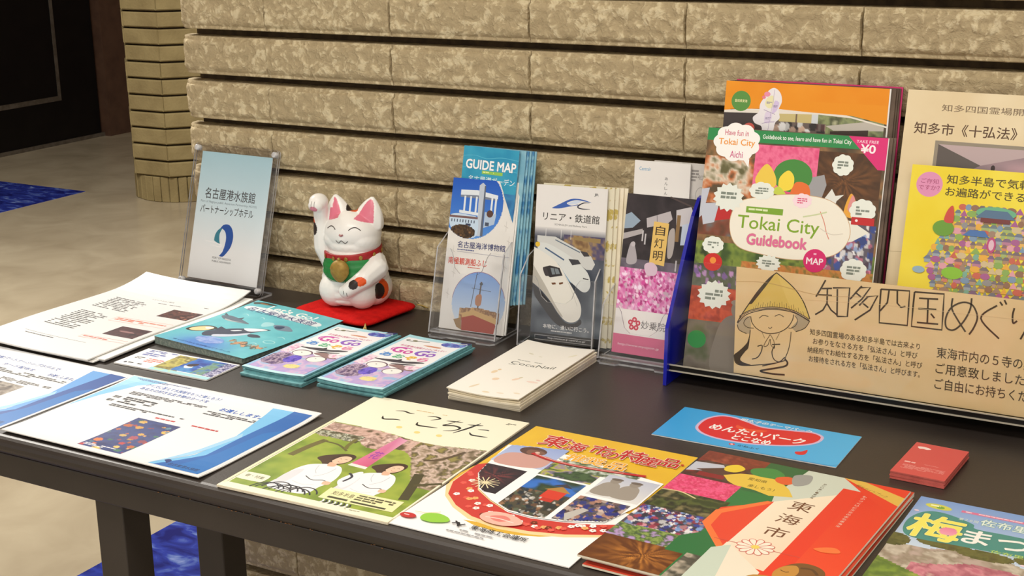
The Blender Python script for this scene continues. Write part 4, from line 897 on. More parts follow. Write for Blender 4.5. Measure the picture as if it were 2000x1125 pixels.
# -- clear leaflet holders
def holder(name, x, y, yaw, w, dep, tilt, hf, hb, label, tier=True, back=.10):
    h = empty(name, (x, y, TZ), yaw); tag(h, label, 'leaflet holder'); bpy.context.view_layer.update(); M0 = h.matrix_world.copy()
    def add(nm, pts, t, M, mat=CLR): return slab(nm, pts, t, M0 @ M, h, mat)
    T = Matrix.Translation; RX = lambda a: Matrix.Rotation(a, 4, 'X')
    up_ = RX(math.pi / 2 - tilt)      # local y up the tilted panel, z towards the viewer
    # front panel with a thumb cut-out
    cut = [(w * .80, hf), (w * .76, hf - .006), (w * .70, hf - .026), (w * .62, hf - .033), (w * .38, hf - .033), (w * .30, hf - .026), (w * .24, hf - .006), (w * .20, hf)]
    add('front_panel', [(0, 0), (w, 0), (w, hf)] + cut + [(0, hf)], .0018, T((0, 0, .006)) @ up_)
    add('back_panel', rrect(0, 0, w, hb, .006), .0018, T((0, dep - .012, .006)) @ up_, CLR)
    if tier: add('middle_panel', rrect(0, 0, w, hf + .028, .004), .0018, T((0, dep * .42, .006)) @ up_, CLR)
    # side panels (profile in y,z) extruded in x
    s, c = math.sin(tilt), math.cos(tilt)
    prof = [(0, .0055), (hf * s, .006 + hf * c), (dep * .42 + (hf + .02) * s, .006 + (hf + .02) * c), (dep - .012 + hb * s, .006 + hb * c), (dep - .012, .0055)]
    for sx in (0, w - .0018):
        Ms = T((sx + .0018, 0, 0)) @ Matrix(((0, 0, 1, 0), (1, 0, 0, 0), (0, 1, 0, 0), (0, 0, 0, 1)))
        add('side_panel', prof, .0018, Ms)
    add('base_plate', [(0, 0), (w * .05, -.001), (w * .05, -.006), (w * .25, -.006), (w * .28, -.001), (w * .72, -.001), (w * .75, -.006), (w * .95, -.006), (w, 0), (w, dep), (0, dep)], .0024, T((0, 0, .0026)) , CLRH)
    add('inner_ledge', [(0, 0), (w, 0), (w, .012), (0, .012)], .002, T((0, .002, .0075)), CLRH)
    if tier: add('raised_floor', [(0.002, 0), (w - .002, 0), (w - .002, dep * .4), (.002, dep * .4)], .0018, T((0, dep * .5, .040)), CLRH)
    return h
holder('leaflet_holder', -1.0345, 1.5830, .012, .1065, .075, .262, .118, .135, 'clear two tier holder of ship museum leaflets, nearest the white cat')
holder('leaflet_holder', -.8955, 1.5860, .085, .1085, .060, .150, .095, .120, 'clear holder of white bullet train leaflets, middle one of three', tier=False)
holder('leaflet_holder', -.7745, 1.5850, .0, .112, .072, .232, .070, .120, 'clear holder of dark and pink temple leaflets beside the blue ended rack', tier=False)

def art_mari():
    w, h = 101.5, 210
    a = Art(w, h, (226, 224, 220), 22)
    a.ras(0, 0, w, h, 4, palette_noise([(222, 219, 214), (232, 230, 226)], .05, 4))
    for (x, y) in ((90, 20), (92, 45), (86, 60), (92, 80), (8, 100), (12, 130), (90, 115), (6, 160)): a.line([(x, y), (x + 6, y + 3)], .6, (190, 186, 180)); a.line([(x + 3, y - 6), (x + 3, y + 8)], .5, (196, 192, 188))
    cir = lambda x, y: ((x - 33) / 48) ** 2 + ((y - 34) / 49) ** 2 < 1 and x > 0 and y > 0
    a.ras(0, 0, 82, 84, 1.1, lambda X, Y: mixc((26, 86, 190), (86, 146, 220), Y / 84), cir)
    wht = (224, 232, 240)
    a.poly([(14, 16), (40, 15), (72, 20), (72, 25), (40, 22), (14, 23)], wht); a.poly([(14, 23), (40, 22), (72, 25), (72, 27), (14, 26)], (120, 130, 150))
    for x in (20, 29, 38, 62, 68): a.rect(x, 24, 2.8, 22 + (x > 50) * 6, wht)
    a.poly([(42, 8), (47, 4), (52, 8), (54, 78), (44, 78)], (190, 200, 214)); a.poly([(50, 8), (52, 8), (54, 78), (50, 78)], (90, 100, 120))
    a.poly([(14, 44), (44, 46), (44, 50), (14, 48)], wht); a.blob([(0, 54), (10, 49), (30, 50), (44, 54), (44, 78), (24, 82), (4, 70)], (196, 216, 236)); a.poly([(0, 52), (44, 52), (44, 55), (0, 55)], (120, 90, 90))
    for i in range(9): a.rect(3 + i * 4.4, 57, 1.6, 4, (80, 90, 110))
    a.rect(26, 62, 8, 3, (50, 60, 90)); a.poly([(54, 44), (72, 46), (70, 60), (54, 66)], (176, 196, 220)); a.rect(56, 58, 6, 5, (70, 80, 100)); a.ell(62, 46, 5, 5, (90, 60, 50))
    a.ras(4, 64, 40, 20, 1.2, palette_noise([(60, 40, 26), (96, 70, 40), (40, 26, 18), (150, 110, 70)], .2, 6), lambda x, y: cir(x, y) and ((x - 22) / 20) ** 2 + ((y - 74) / 10) ** 2 < 1)
    a.text('名古屋海洋博物館', 17, 87, 74, 9, (44, 52, 110), .02); a.micro(17, 98, 44, 2, 1, (80, 90, 140)); a.line([(17, 101.5), (98, 103)], .5, (150, 150, 170))
    a.text('南極観測船ふじ', 5, 110, 60, 9.5, (206, 76, 62), .03); a.micro(36, 121.5, 32, 1.8, 1, (206, 110, 96))
    c2 = lambda x, y: ((x - 58) / 41) ** 2 + ((y - 170) / 43) ** 2 < 1 and x < 99
    a.ras(17, 126, 82, 84, 1.1, lambda X, Y: mixc((112, 152, 214), (190, 208, 230), Y / 60), c2); a.ring(58, 170, 41, 43, .8, (150, 110, 140), a0=185, a1=345)
    a.line([(52, 128), (47, 176)], .9, (70, 66, 70)); a.line([(60, 140), (58, 178)], 2.2, (96, 80, 70)); a.line([(46, 150), (76, 152)], .7, (80, 90, 110)); a.ell(60, 143, 2.6, 2, (70, 76, 84)); a.blob([(54, 160), (62, 158), (62, 172), (54, 172)], (170, 120, 90))
    a.ras(30, 172, 62, 24, 1.1, palette_noise([(170, 130, 80), (206, 170, 120), (120, 84, 56), (190, 150, 100)], .2, 12), lambda x, y: c2(x, y) and y > 176 + abs(x - 58) * .12 and y > 172)
    a.poly([(34, 188), (52, 184), (84, 190), (88, 198), (86, 209.5), (36, 209.5)], (158, 58, 40)); a.poly([(22, 196), (34, 192), (36, 209), (28, 206)], (150, 120, 80)); a.poly([(34, 186), (52, 180), (88, 188), (88, 196), (52, 187), (35, 192)], (196, 160, 104))
    return a
def art_guide():
    a = Art(93.3, 206, (46, 150, 190), 23); a.ras(0, 0, 93.3, 206, 4, palette_noise([(40, 146, 188), (60, 166, 200)], .08, 4))
    for y in (14, 30, 48, 70, 90): a.curve([(0, y), (20, y - 2), (40, y + 1), (66, y - 2), (93, y)], .8, (90, 186, 214))
    a.text('GUIDE MAP', 6, 18, 84, 12.5, (248, 250, 252), .05, shadow=((30, 80, 120), .03)); a.rect(34, 32, 35, 4.4, (150, 200, 90)); a.micro(36, 33, 30, 2.6, 1, (230, 240, 160)); a.text('名古屋港ガーデン', 12, 40, 78, 9, (226, 240, 244), .02)
    a.ras(0, 60, 93.3, 146, 3, palette_noise([(40, 90, 160), (60, 140, 190), (30, 70, 140)], .04, 8))
    return a
P_BLUE = pmat('blue printed leaflet stack edge', (64, 130, 180), .5, noise=(60, (150, 200, 216), .45, .6))
sheet('guide_map_leaflet', -1.0268, 1.6321, .0455, -.0958, .1965, .0933, .212, .0015, art_guide(), side=P_BLUE, label='turquoise guide map leaflet with white capital letters, front of its row', cat='leaflet')
for i in range(5):
    sheet('guide_map_leaflet', -1.0240 + .0034 * (i + 1), 1.6345 + .0020 * (i + 1), .0455, -.0958 + .012 * i, .1965 - .006 * i, .0955, .2115 - .0004 * i, .0013, None, mat=(P_BLUE if i % 2 else pmat('pale blue folded leaflet', (150, 196, 212), .5, noise=(40, (120, 176, 200), .4, .6))), side=P_BLUE,
          label='blue leaflet, %s of those fanned out behind the front guide map' % ORD[i], cat='leaflet', group='leaflets behind the front guide map')
sheet('ship_leaflet', -1.0279, 1.6002, .008, .0463, .2653, .1015, .2101, .0022, art_mari(), label='maritime museum leaflet with blue circle photo and red ship, front of clear holder', cat='leaflet')
sheet('ship_leaflet', -1.0262, 1.6032, .008, .0463, .2600, .1015, .2085, .0022, None, label='spare leaflet directly behind the front ship leaflet', cat='leaflet')

def art_rail():
    w, h = 100.5, 211.5
    a = Art(w, h, (232, 230, 228), 24)
    a.ras(0, 56, w, h - 56, 1.6, lambda X, Y: mixc(mixc((226, 224, 222), (70, 74, 90), np.clip(Y / 14, 0, 1)), mixc((40, 48, 62), (140, 148, 154), np.clip(vnoise(X, Y, 5, 3, .03) * 1.7 - .5, 0, 1)), np.clip((Y - 14) / 60, 0, 1)))
    a.ras(42, 64, 58, 30, 1.4, palette_noise([(120, 90, 60), (170, 140, 90), (90, 80, 110), (60, 60, 90)], .1, 6)); a.poly([(56, 66), (94, 66), (94, 72), (56, 70)], (150, 126, 80))
    for x in (16, 38, 52): a.line([(x, 58), (x, 70)], .6, (230, 230, 230))
    a.poly(smooth_pts([(23, 30), (34, 24), (48, 17), (58, 15.5), (68, 16.5), (78, 19)]) + smooth_pts([(78, 19.4), (66, 18), (56, 17.5), (44, 22), (50, 25), (60, 23)]) + smooth_pts([(60, 24), (46, 27), (34, 30), (24, 30.6)]), (56, 96, 180))
    a.blob([(46, 22), (56, 18.4), (64, 18.4), (58, 22), (48, 24)], (206, 218, 238)); a.curve([(76, 19.8), (68, 20.4), (61, 24), (60, 27), (66, 28.4), (77, 28)], 1.6, (44, 44, 64), True)
    a.text('JR', 82, 7, 6, 4, (70, 70, 74), .03)
    a.text('リニア・鉄道館', 11, 36, 80, 11, (60, 58, 56), .015); a.text('SCMAGLEV and Railway Park', 28, 50.5, 46, 3.0, (96, 94, 92))
    def train(nose, s, back, col):
        pass
    # far and middle trains
    a.poly([(4, 68), (30, 68), (82, 90), (88, 100), (84, 108), (76, 108), (50, 92), (4, 76)], (206, 208, 206)); a.poly([(66, 84), (76, 85), (80, 90), (72, 91)], (60, 56, 60)); a.line([(30, 72), (66, 86)], 1.4, (90, 110, 130))
    a.poly(smooth_pts([(4, 78), (20, 78), (48, 90), (64, 100), (78, 112), (83, 126), (80, 136), (72, 138), (60, 130), (44, 118), (26, 100), (6, 92)], False), (216, 220, 218)); a.poly([(50, 96), (64, 96), (68, 101), (56, 104)], (56, 56, 62)); a.line([(16, 84), (44, 98)], 2.0, (70, 96, 130)); a.line([(72, 120), (80, 121)], 1.4, (60, 60, 64)); a.poly([(20, 96), (36, 104), (56, 128), (44, 120)], (120, 160, 190))
    a.ell(5, 80, 3.4, 3.4, (226, 186, 50))
    a.poly(smooth_pts([(0, 84), (14, 90), (28, 98), (40, 109), (52, 126), (63, 142), (71, 157), (71, 171), (64, 179), (52, 180), (40, 171), (28, 156), (14, 142), (0, 132)], False), (228, 226, 218)); a.poly(smooth_pts([(0, 108), (10, 122), (20, 136), (34, 158), (46, 174), (40, 171), (28, 156), (14, 142), (0, 132)], False), (186, 182, 172))
    a.poly([(15, 110), (24, 107), (38, 109), (43, 119), (25, 123), (18, 119)], (44, 40, 42)); a.poly([(25, 110), (36, 110.5), (39, 117), (28, 119)], (120, 130, 136)); a.line([(30, 109), (33, 119)], 1.0, (44, 40, 42)); a.blob([(14, 111), (19, 111), (23, 120), (18, 121)], (60, 54, 56))
    a.poly([(27, 130), (33, 129), (34, 131.5), (29, 132.5)], (110, 70, 40)); a.poly([(38, 129), (44, 127.5), (44, 130), (39, 131.5)], (110, 70, 40)); a.curve([(46, 118), (58, 140), (66, 158)], .7, (200, 198, 190))
    a.poly(smooth_pts([(0, 134), (14, 144), (28, 158), (40, 173), (52, 182), (64, 181), (71, 175), (72, 182), (56, 190), (36, 184), (18, 166), (4, 150)], False), (46, 44, 46)) 
    a.text('本物に、逢いに行こう。', 18, 186, 66, 6, (222, 222, 222), .02); a.micro(30, 194, 50, 2.4, 1, (200, 200, 200)); a.rect(0, 199, w, 12.5, (30, 30, 32)); a.line([(7, 202), (88, 202), (88, 208), (7, 208), (7, 202)], .6, (180, 180, 180)); a.text('http://museum.jr-central.co.jp/', 26, 203.4, 54, 3, (230, 230, 230))
    return a
sheet('train_leaflet', -.8849, 1.6044, .0079, .0877, .1448, .1005, .2115, .0020, art_rail(), label='white and dark leaflet with three bullet trains, front of the middle clear holder', cat='leaflet')
P_YEL = pmat('cream leaflet with yellow print', (226, 220, 196), .6, noise=(70, (190, 170, 90), .56, .6))
for i in range(4):
    sheet('train_leaflet', -.8828 + .0052 * (i + 1), 1.6070 + .0027 * (i + 1), .0079, .0877 + .004 * i, .1448, .1005, .2128 - .0004 * i, .0022, None, mat=(P_YEL if i < 2 else P_CREAM), side=P_CREAM, label='cream edged leaflet, %s behind the front bullet train leaflet' % ORD[i], cat='leaflet', group='leaflets behind the bullet trains')

def art_jito():
    w, h = 104.5, 208
    a = Art(w, h, (240, 236, 234), 25)
    a.ras(0, 0, w, 97, 1.6, palette_noise([(40, 34, 38), (56, 48, 52), (34, 28, 32)], .05, 3)); a.ras(0, 84, w, 13, 1.6, palette_noise([(120, 110, 126), (90, 84, 96)], .1, 5))
    a.poly([(0, 28), (8, 24), (22, 34), (12, 44), (0, 46)], (150, 170, 190)); a.poly([(30, 30), (62, 18), (66, 28), (60, 34), (32, 42)], (190, 184, 188)); a.line([(44, 25), (46, 38)], .6, (90, 84, 90)); a.poly([(70, 16), (90, 10), (96, 24), (88, 36), (72, 36)], (206, 202, 206)); a.poly([(80, 34), (98, 28), (96, 58), (80, 60)], (196, 208, 228)); a.poly([(0, 52), (26, 44), (27, 50), (0, 60)], (180, 174, 176))
    a.rect(72, 22, 5, 34, (140, 110, 70)); a.blob([(63, 46), (70, 40), (72, 60), (70, 76), (64, 76)], (180, 172, 168)); a.blob([(10, 68), (14, 62), (18, 68), (22, 88), (8, 90)], (176, 170, 176)); a.ell(15, 65, 3, 3.4, (196, 190, 196)); a.line([(60, 0), (104, 14)], 2, (80, 66, 64))
    for (x, y) in ((26, 46), (86, 74), (76, 80), (30, 50)): a.rect(x, y, 2, 14, (200, 196, 200))
    a.poly([(41, 33), (62, 34), (61, 89), (40, 87)], (234, 196, 110)); a.vtext('自灯明', 44.5, 38, 13, 16.2, (60, 44, 30), .01)
    a.ras(0, 96, w, 54, 1.3, crowd([(246, 190, 226), (214, 80, 160), (236, 150, 206), (252, 214, 236), (196, 60, 140)], 520, 8, palette_noise([(214, 110, 176), (236, 160, 206), (200, 80, 150)], .1, 3), 1.0, 2.4)); a.blob([(34, 90), (44, 86), (52, 92), (50, 102), (38, 102)], (222, 196, 214))
    for k in range(5):
        t = D(72 * k - 90); a.ell(28 + 5.6 * math.cos(t), 168 + 5.6 * math.sin(t), 3.4, 3.4, (206, 76, 96)); a.ell(28 + 5.6 * math.cos(t), 168 + 5.6 * math.sin(t), 1.4, 1.4, (240, 200, 205))
    a.text('妙乗院', 38, 162, 34, 11, (110, 106, 108), .0); a.rect(0, 183, w, 25, (216, 100, 140)); a.text('http://www.myojyoin.jp', 8, 194.5, 58, 4, (246, 214, 226), .01)
    return a
sheet('temple_leaflet', -.7631, 1.6044, .0104, -.0025, .2325, .1045, .2079, .0022, art_jito(), label='dark temple and pink flower leaflet with yellow vertical title slip', cat='leaflet')
for i in range(2): sheet('temple_leaflet', -.7625, 1.6072 + .0026 * i, .0104, -.0025, .2325, .1045, .2050, .0022, None, label='spare leaflet, %s behind the temple and pink flower leaflet' % ORD[i], cat='leaflet', group='temple leaflets behind the front one')
def art_white():
    a = Art(77.5, 222, (236, 234, 232), 26); a.text('Centrair', 7, 8, 16, 4.6, (120, 170, 206), .02); a.vtext('あんしんち', 43, 19, 4.2, 6.2, (70, 70, 74), .005); a.rect(0, 60, 77.5, 60, (228, 226, 226)); return a
sheet('white_leaflet', -.758, 1.64, .034, .0076, .1049, .0775, .222, .0030, art_white(), label='tall white leaflet with tiny blue word behind the temple leaflet', cat='leaflet')
def art_white2():
    a = Art(77, 222, (214, 210, 206), 27); a.micro(52, 8, 10, 16, 4, (150, 146, 144)); a.text('知多', 62, 14, 12, 7, (130, 126, 124)); a.ring(66, 40, 7, 10, .8, (170, 166, 164)); return a
sheet('white_leaflet', -.7330, 1.6455, .034, .0076, .1049, .077, .2225, .0024, art_white2(), label='greyer white leaflet sticking out right behind the tall white leaflet', cat='leaflet')

# -- big rack with blue acrylic ends
P_BLU = pmat('deep blue acrylic', (16, 26, 176), .18, spec=.7, noise=(8, (10, 18, 150), .4, .7), coat=.3)
rk = empty('brochure_rack', (-.657, 1.5387, TZ)); tag(rk, 'wide clear brochure rack with deep blue end panel holding city and pilgrimage booklets', 'brochure rack'); bpy.context.view_layer.update()
RW = .66
prof = [(1.5387, .0005), (1.5435, .0733), (1.62, .1985), (1.6400, .2180), (1.6480, .2195), (1.652, .214), (1.682, .212), (1.684, .0005), (1.645, .0005), (1.63, .014), (1.612, .014), (1.598, .0005)]
for x in (-.6615, -.6615 + RW):
    bm = bmesh.new(); A_ = [bm.verts.new((x, y, z + TZ)) for y, z in prof]; B_ = [bm.verts.new((x + .0045, y, z + TZ)) for y, z in prof]; n = len(prof)
    bm.faces.new(A_); bm.faces.new(B_[::-1])
    for i in range(n): bm.faces.new((A_[i], B_[i], B_[(i + 1) % n], A_[(i + 1) % n]))
    o = bm_obj('end_panel', bm, P_BLU); o.parent = rk; o.matrix_parent_inverse = rk.matrix_world.inverted(); o['label'] = 'deep blue end panel with sloping front edge'
XL = -.657
I4 = Matrix.Translation((XL, 0, TZ))
def rslab(nm, x0, x1, y, z0, z1, tilt, mat=CLR, t=.0025):
    return slab(nm, [(x0, 0), (x1, 0), (x1, (z1 - z0) / math.cos(tilt)), (x0, (z1 - z0) / math.cos(tilt))], t, fmat(XL, y, z0, 0, tilt), rk, mat, mat)
rslab('front_panel', .0, RW - .0045, 1.5490, .0180, .1600, 0, clear_mat('front clear acrylic', (.985, .985, .985), .03, .0))
rslab('back_panel', .0, RW - .0045, 1.6650, .0180, .20, 0)
rslab('middle_panel', .0, RW - .0045, 1.5900, .0180, .085, D(12))
slab('raised_floor', [(0, 0), (RW - .0045, 0), (RW - .0045, .052), (0, .052)], .0025, fmat(XL, 1.6110, .0675, 0, FLAT), rk, CLR)
slab('shelf', [(0, 0), (RW - .0045, 0), (RW - .0045, .13), (0, .13)], .0025, fmat(XL, 1.5500, .0205, 0, FLAT), rk, clear_mat('smoky shelf acrylic', (.35, .34, .34), .15, .05))
M_CHR = pmat('bright front rail', (226, 220, 204), .25, metal=.4, noise=(6, (200, 192, 172), .3, .7))
def rail(nm, y, z, hh):
    o = box(nm, XL, XL + RW - .0045, y, y + .0022, TZ + z, TZ + z + hh, M_CHR); o.parent = rk; o.matrix_parent_inverse = rk.matrix_world.inverted(); o['label'] = 'thin bright rail'
M_BLKR = pmat('black shelf lip', (14, 12, 11), .3, noise=(20, (22, 18, 16), .4, .7))
o = box('shelf_lip', XL, XL + RW - .0045, 1.5478, 1.5490, TZ + .0185, TZ + .0252, M_BLKR); o.parent = rk; o.matrix_parent_inverse = rk.matrix_world.inverted()
rail('lower_rail', 1.5465, .0175, .0016); rail('upper_rail', 1.5465, .0250, .0013)

def art_tokai():
    w, h = 220.6, 298.7
    a = Art(w, h, (96, 84, 60), 31)
    a.ras(0, 0, w, 170, 2.2, palette_noise([(70, 60, 40), (110, 84, 56), (150, 110, 70), (60, 66, 40)], .05, 61, 1.2))
    a.ras(0, 34, 64, 60, 1.8, palette_noise([(90, 74, 50), (196, 110, 60), (226, 214, 196), (100, 96, 60)], .08, 62, 1.4)); a.ras(0, 92, 50, 40, 1.8, palette_noise([(90, 60, 40), (130, 70, 50), (110, 110, 110)], .07, 63)); a.poly([(8, 100), (40, 96), (42, 110), (10, 116)], (190, 40, 40)); a.poly([(0, 76), (10, 74), (4, 108), (0, 112)], (196, 200, 214)); a.poly([(0, 94), (24, 92), (20, 116), (6, 120)], (196, 202, 216))
    a.ras(63, 17, 78, 58, 1.5, palette_noise([(226, 80, 130), (242, 120, 160), (214, 66, 116)], .16, 64)); a.ras(141, 20, 76, 60, 1.4, rays(34, 34, (74, 46, 20), (150, 96, 50), 50, 65, 60)); a.ras(150, 74, 68, 46, 1.6, palette_noise([(70, 50, 36), (100, 70, 40), (50, 40, 30)], .1, 66))
    a.poly([(128, 68), (136, 52), (150, 48), (154, 60), (146, 90), (130, 82)], (160, 160, 164)); a.poly([(161, 64), (166, 72), (176, 70), (168, 78), (166, 88), (160, 78), (152, 78)], (230, 232, 226)); a.blob([(178, 92), (184, 68), (192, 80), (192, 96)], (236, 170, 60)); a.blob([(186, 70), (190, 76), (188, 90), (182, 86)], (226, 150, 150))
    a.ell(112, 52, 24, 20, (70, 140, 60)); a.blob([(116, 60), (132, 62), (134, 78), (112, 80)], (232, 116, 50)); a.blob([(66, 60), (78, 40), (90, 52), (92, 66), (78, 72)], (240, 206, 80)); a.blob([(96, 56), (106, 46), (114, 54), (112, 68), (98, 70)], (246, 220, 70)); a.blob([(88, 74), (96, 66), (106, 76)], (200, 214, 80))
    a.ras(0, 140, w, 50, 1.8, palette_noise([(60, 84, 36), (100, 124, 50), (130, 150, 60), (50, 66, 30)], .08, 67, 1.2)); a.ras(0, 168, 120, 40, 1.8, crowd([(170, 120, 190), (120, 90, 150), (206, 160, 214)], 40, 68, palette_noise([(70, 84, 60), (96, 100, 84), (60, 70, 54)], .1, 69), 1.6, 4)); a.ras(60, 160, 160, 16, 1.8, palette_noise([(190, 110, 50), (206, 140, 70), (110, 110, 50)], .2, 73))
    a.ras(0, 196, 220, 50, 1.7, palette_noise([(176, 60, 36), (206, 84, 50), (150, 50, 32)], .13, 70)); a.ras(0, 238, 220, 60, 2, palette_noise([(96, 88, 78), (120, 112, 100), (80, 90, 60)], .05, 71)); a.ell(14, 262, 12, 11, (36, 140, 66))
    for (x, y) in ((62, 212), (82, 206)): a.blob([(x - 26, 298), (x - 24, y + 40), (x - 12, y + 18), (x + 10, y + 18), (x + 20, y + 44), (x + 20, 298)], (130, 122, 112)); a.ell(x, y + 8, 8, 10, (138, 130, 118)); a.ell(x, y, 9, 4, (150, 140, 128))
    a.ras(160, 104, 58, 56, 1.5, crowd([(60, 80, 150), (150, 170, 210), (226, 226, 230), (206, 120, 150), (90, 70, 90)], 110, 72, (96, 90, 104), 2, 4.5))
    a.poly([(0, 0), (180, 0), (190, 15), (0, 15)], (42, 140, 76)); a.poly([(174, 0), (220.6, 0), (220.6, 38), (212, 38)], (222, 40, 120)); a.text('TAKE FREE', 184, 4, 26, 3.4, (250, 214, 230), .02); a.text('¥0', 190, 9, 17, 10, (252, 244, 248), .04)
    a.text('Guidebook to see, learn and have fun in Tokai City', 70, 4.5, 108, 6.8, (244, 250, 244), .02)
    a.cloud(38, 16, 30, 24, (250, 250, 248)); a.poly([(46, 34), (56, 36), (56, 46)], (250, 250, 248)); a.text('Have fun in', 22, 1, 30, 7, (206, 90, 120), .01); a.text('Tokai City', 15, 12, 46, 10, (240, 160, 70), .03); a.text('Aichi', 31, 27, 16, 8, (206, 90, 140), .02)
    a.poly([(150, 96), (188, 100), (210, 112), (192, 124), (172, 130)], (236, 236, 226))
    a.blob([(40, 116), (48, 90), (76, 80), (120, 74), (160, 78), (182, 96), (188, 120), (172, 142), (130, 152), (88, 150), (52, 142)], (244, 240, 226)); a.curve([(40, 116), (48, 90), (76, 80), (120, 74), (160, 78), (182, 96), (188, 120), (172, 142), (130, 152), (88, 150), (52, 142)], .8, (206, 170, 130), False, True)
    a.rect(59, 93, 46, 7.6, (126, 170, 50)); a.micro(62, 95, 40, 3.6, 1, (226, 240, 190)); a.text('Tokai City', 50, 104, 101, 21, (130, 170, 40), .012); a.text('Guidebook', 64, 126, 74, 13, (226, 110, 160), .05, shadow=((214, 190, 160), .05))
    a.curve([(150, 92), (156, 104), (160, 116), (164, 124)], .9, (220, 130, 110)); a.curve([(130, 100), (146, 96), (158, 92)], 1.6, (206, 216, 170)); a.curve([(152, 112), (166, 118), (180, 116)], 1, (220, 214, 200))
    for (x, y, rx, ry, b) in ((35, 84, 20, 18, 1), (76, 73, 16, 11, 0), (127, 81, 12, 9, 2), (171, 35, 13, 13, 0), (200, 87, 16, 14, 0), (22, 144, 14, 11, 0), (94, 160, 16, 11, 1), (197, 158, 16, 14, 0), (30, 205, 22, 18, 1)):
        (a.burst(x, y, rx, ry, 14, (234, 240, 232)) if b == 1 else a.cloud(x, y, rx, ry, (250, 224, 234) if b == 2 else (236, 242, 234))); a.micro(x - rx * .5, y - ry * .35, rx, ry * .8, 3, (130, 140, 130) if b != 2 else (220, 90, 130))
    a.rect(188, 95, 27, 9, (196, 36, 40)); a.ell(194, 99, 1.6, 1.6, (250, 240, 240)); a.ell(24, 165, 12, 11, (206, 40, 34)); a.ell(24, 163, 4, 4, (240, 150, 60)); a.ell(150, 151, 14, 14, (216, 30, 110)); a.text('MAP', 140, 148, 20, 7.5, (250, 236, 244), .04); a.micro(144, 142, 12, 3, 1, (246, 190, 216))
    return a
sheet('city_guidebook', -.6455, 1.5640, .0215, .045, .267, .2215, .2965, .0022, art_tokai(), label='green topped city guidebook with large cream cloud title, front left in blue rack', cat='booklet')
for i in range(2): sheet('city_guidebook', -.6445 + .0030 * (i + 1), 1.5666 + .0026 * i, .0215, .045, .267, .2215, .2965, .0022, None, mat=P_DARK, side=P_DARK, label='spare guidebook, %s behind the green topped city guidebook' % ORD[i], cat='booklet', group='guidebooks behind the green topped one')
def art_orange():
    w, h = 203, 298
    a = Art(w, h, (240, 150, 20), 33)
    a.ras(0, 0, w, 46, 4, palette_noise([(238, 146, 16), (244, 160, 40)], .03, 2)); a.ras(0, 32, w, 266, 2, palette_noise([(60, 50, 44), (110, 96, 80), (76, 66, 50), (150, 140, 120)], .05, 81, 1.2), lambda x, y: y > 36 - 4 * math.sin(x * .03))
    a.poly([(0, 36), (30, 34), (70, 31), (60, 60), (0, 62)], (66, 58, 58)); a.poly([(70, 33), (120, 33), (118, 52), (72, 54)], (206, 190, 130)); a.rect(92, 35, 2, 16, (120, 100, 80)); a.rect(112, 34, 8, 22, (214, 220, 226)); a.ras(120, 34, 80, 34, 1.8, palette_noise([(110, 120, 90), (150, 160, 110), (80, 84, 60), (186, 186, 150)], .09, 82)); a.poly([(130, 48), (180, 40), (200, 46), (200, 50), (140, 53)], (196, 190, 180)); a.poly([(136, 54), (182, 50), (182, 80), (136, 78)], (60, 46, 38))
    a.ras(60, 46, 70, 26, 1.6, crowd([(50, 44, 44), (200, 170, 150), (230, 230, 230), (90, 60, 60)], 60, 83, (110, 96, 90), 2.4, 5)); a.ell(18, 56, 6, 5, (214, 90, 90)); a.ell(34, 56, 7, 6, (214, 100, 90))
    a.poly([(0, 36), (30, 33), (66, 32), (66, 30), (150, 33), (203, 44), (203, 46), (160, 37), (120, 35), (0, 39)], (236, 230, 220)); a.poly([(0, 20), (203, 20), (203, 42), (160, 34), (110, 33), (66, 31), (0, 35)], (240, 152, 24))
    a.ell(21, 24, 12.5, 12.5, (92, 150, 70)); a.text('愛知県東海', 13, 22, 16, 3.6, (240, 236, 180), .02)
    a.blob([(52, 16), (56, 9), (62, 6), (68, 9), (72, 15), (73, 23), (70, 32), (72, 42), (67, 48), (65, 58), (60, 66), (51, 66), (50, 54), (41, 50), (38, 43), (45, 36), (46, 26)], (240, 237, 242)); a.blob([(55, 18), (62, 16), (63, 28), (57, 31), (52, 26)], (238, 234, 188)); a.blob([(64, 22), (70, 24), (67, 34), (62, 36)], (216, 200, 236)); a.blob([(54, 36), (62, 38), (60, 48), (53, 48)], (228, 216, 240))
    a.curve([(51, 33), (57, 35), (66, 38)], .7, (170, 150, 190)); a.curve([(50, 50), (57, 48), (66, 47)], .7, (170, 150, 190)); a.curve([(63, 8), (62, 24), (60, 40), (58, 62)], .6, (190, 176, 206)); a.ell(54, 14, 4, 3, (238, 150, 180)); a.ell(50, 18, 2.4, 2, (236, 130, 150))
    for q in ((57, 24), (66, 28), (57, 43), (52, 60)): a.micro(q[0] - 3, q[1] - 1, 7, 3, 2, (150, 140, 170))
    return a
rs = random.Random(71)
sheet('orange_booklet', -.6385, 1.6260, .0684, .006, .157, .2046, .2975, .0022, art_orange(), label='orange topped booklet with white peninsula shape and green dot, at the back of the rack', cat='booklet')
for i in range(4): sheet('orange_booklet', -.6365 + .0020 * (i + 1), 1.6284 + .0024 * i, .0684, .006, .157, .2060, .2975 + (.0015 if i == 3 else 0), .0020, None, mat=pmat('pink edged cover', (206, 40, 110), .5, noise=(5, (190, 60, 90), .4, .7)) if i == 3 else P_DARK, side=P_DARK, label='booklet pressed behind the orange topped one, pink corner at its top' if i == 3 else 'dark edged booklet, %s behind the orange topped one' % ORD[i], cat='booklet', group=None if i == 3 else 'booklets behind the orange one')
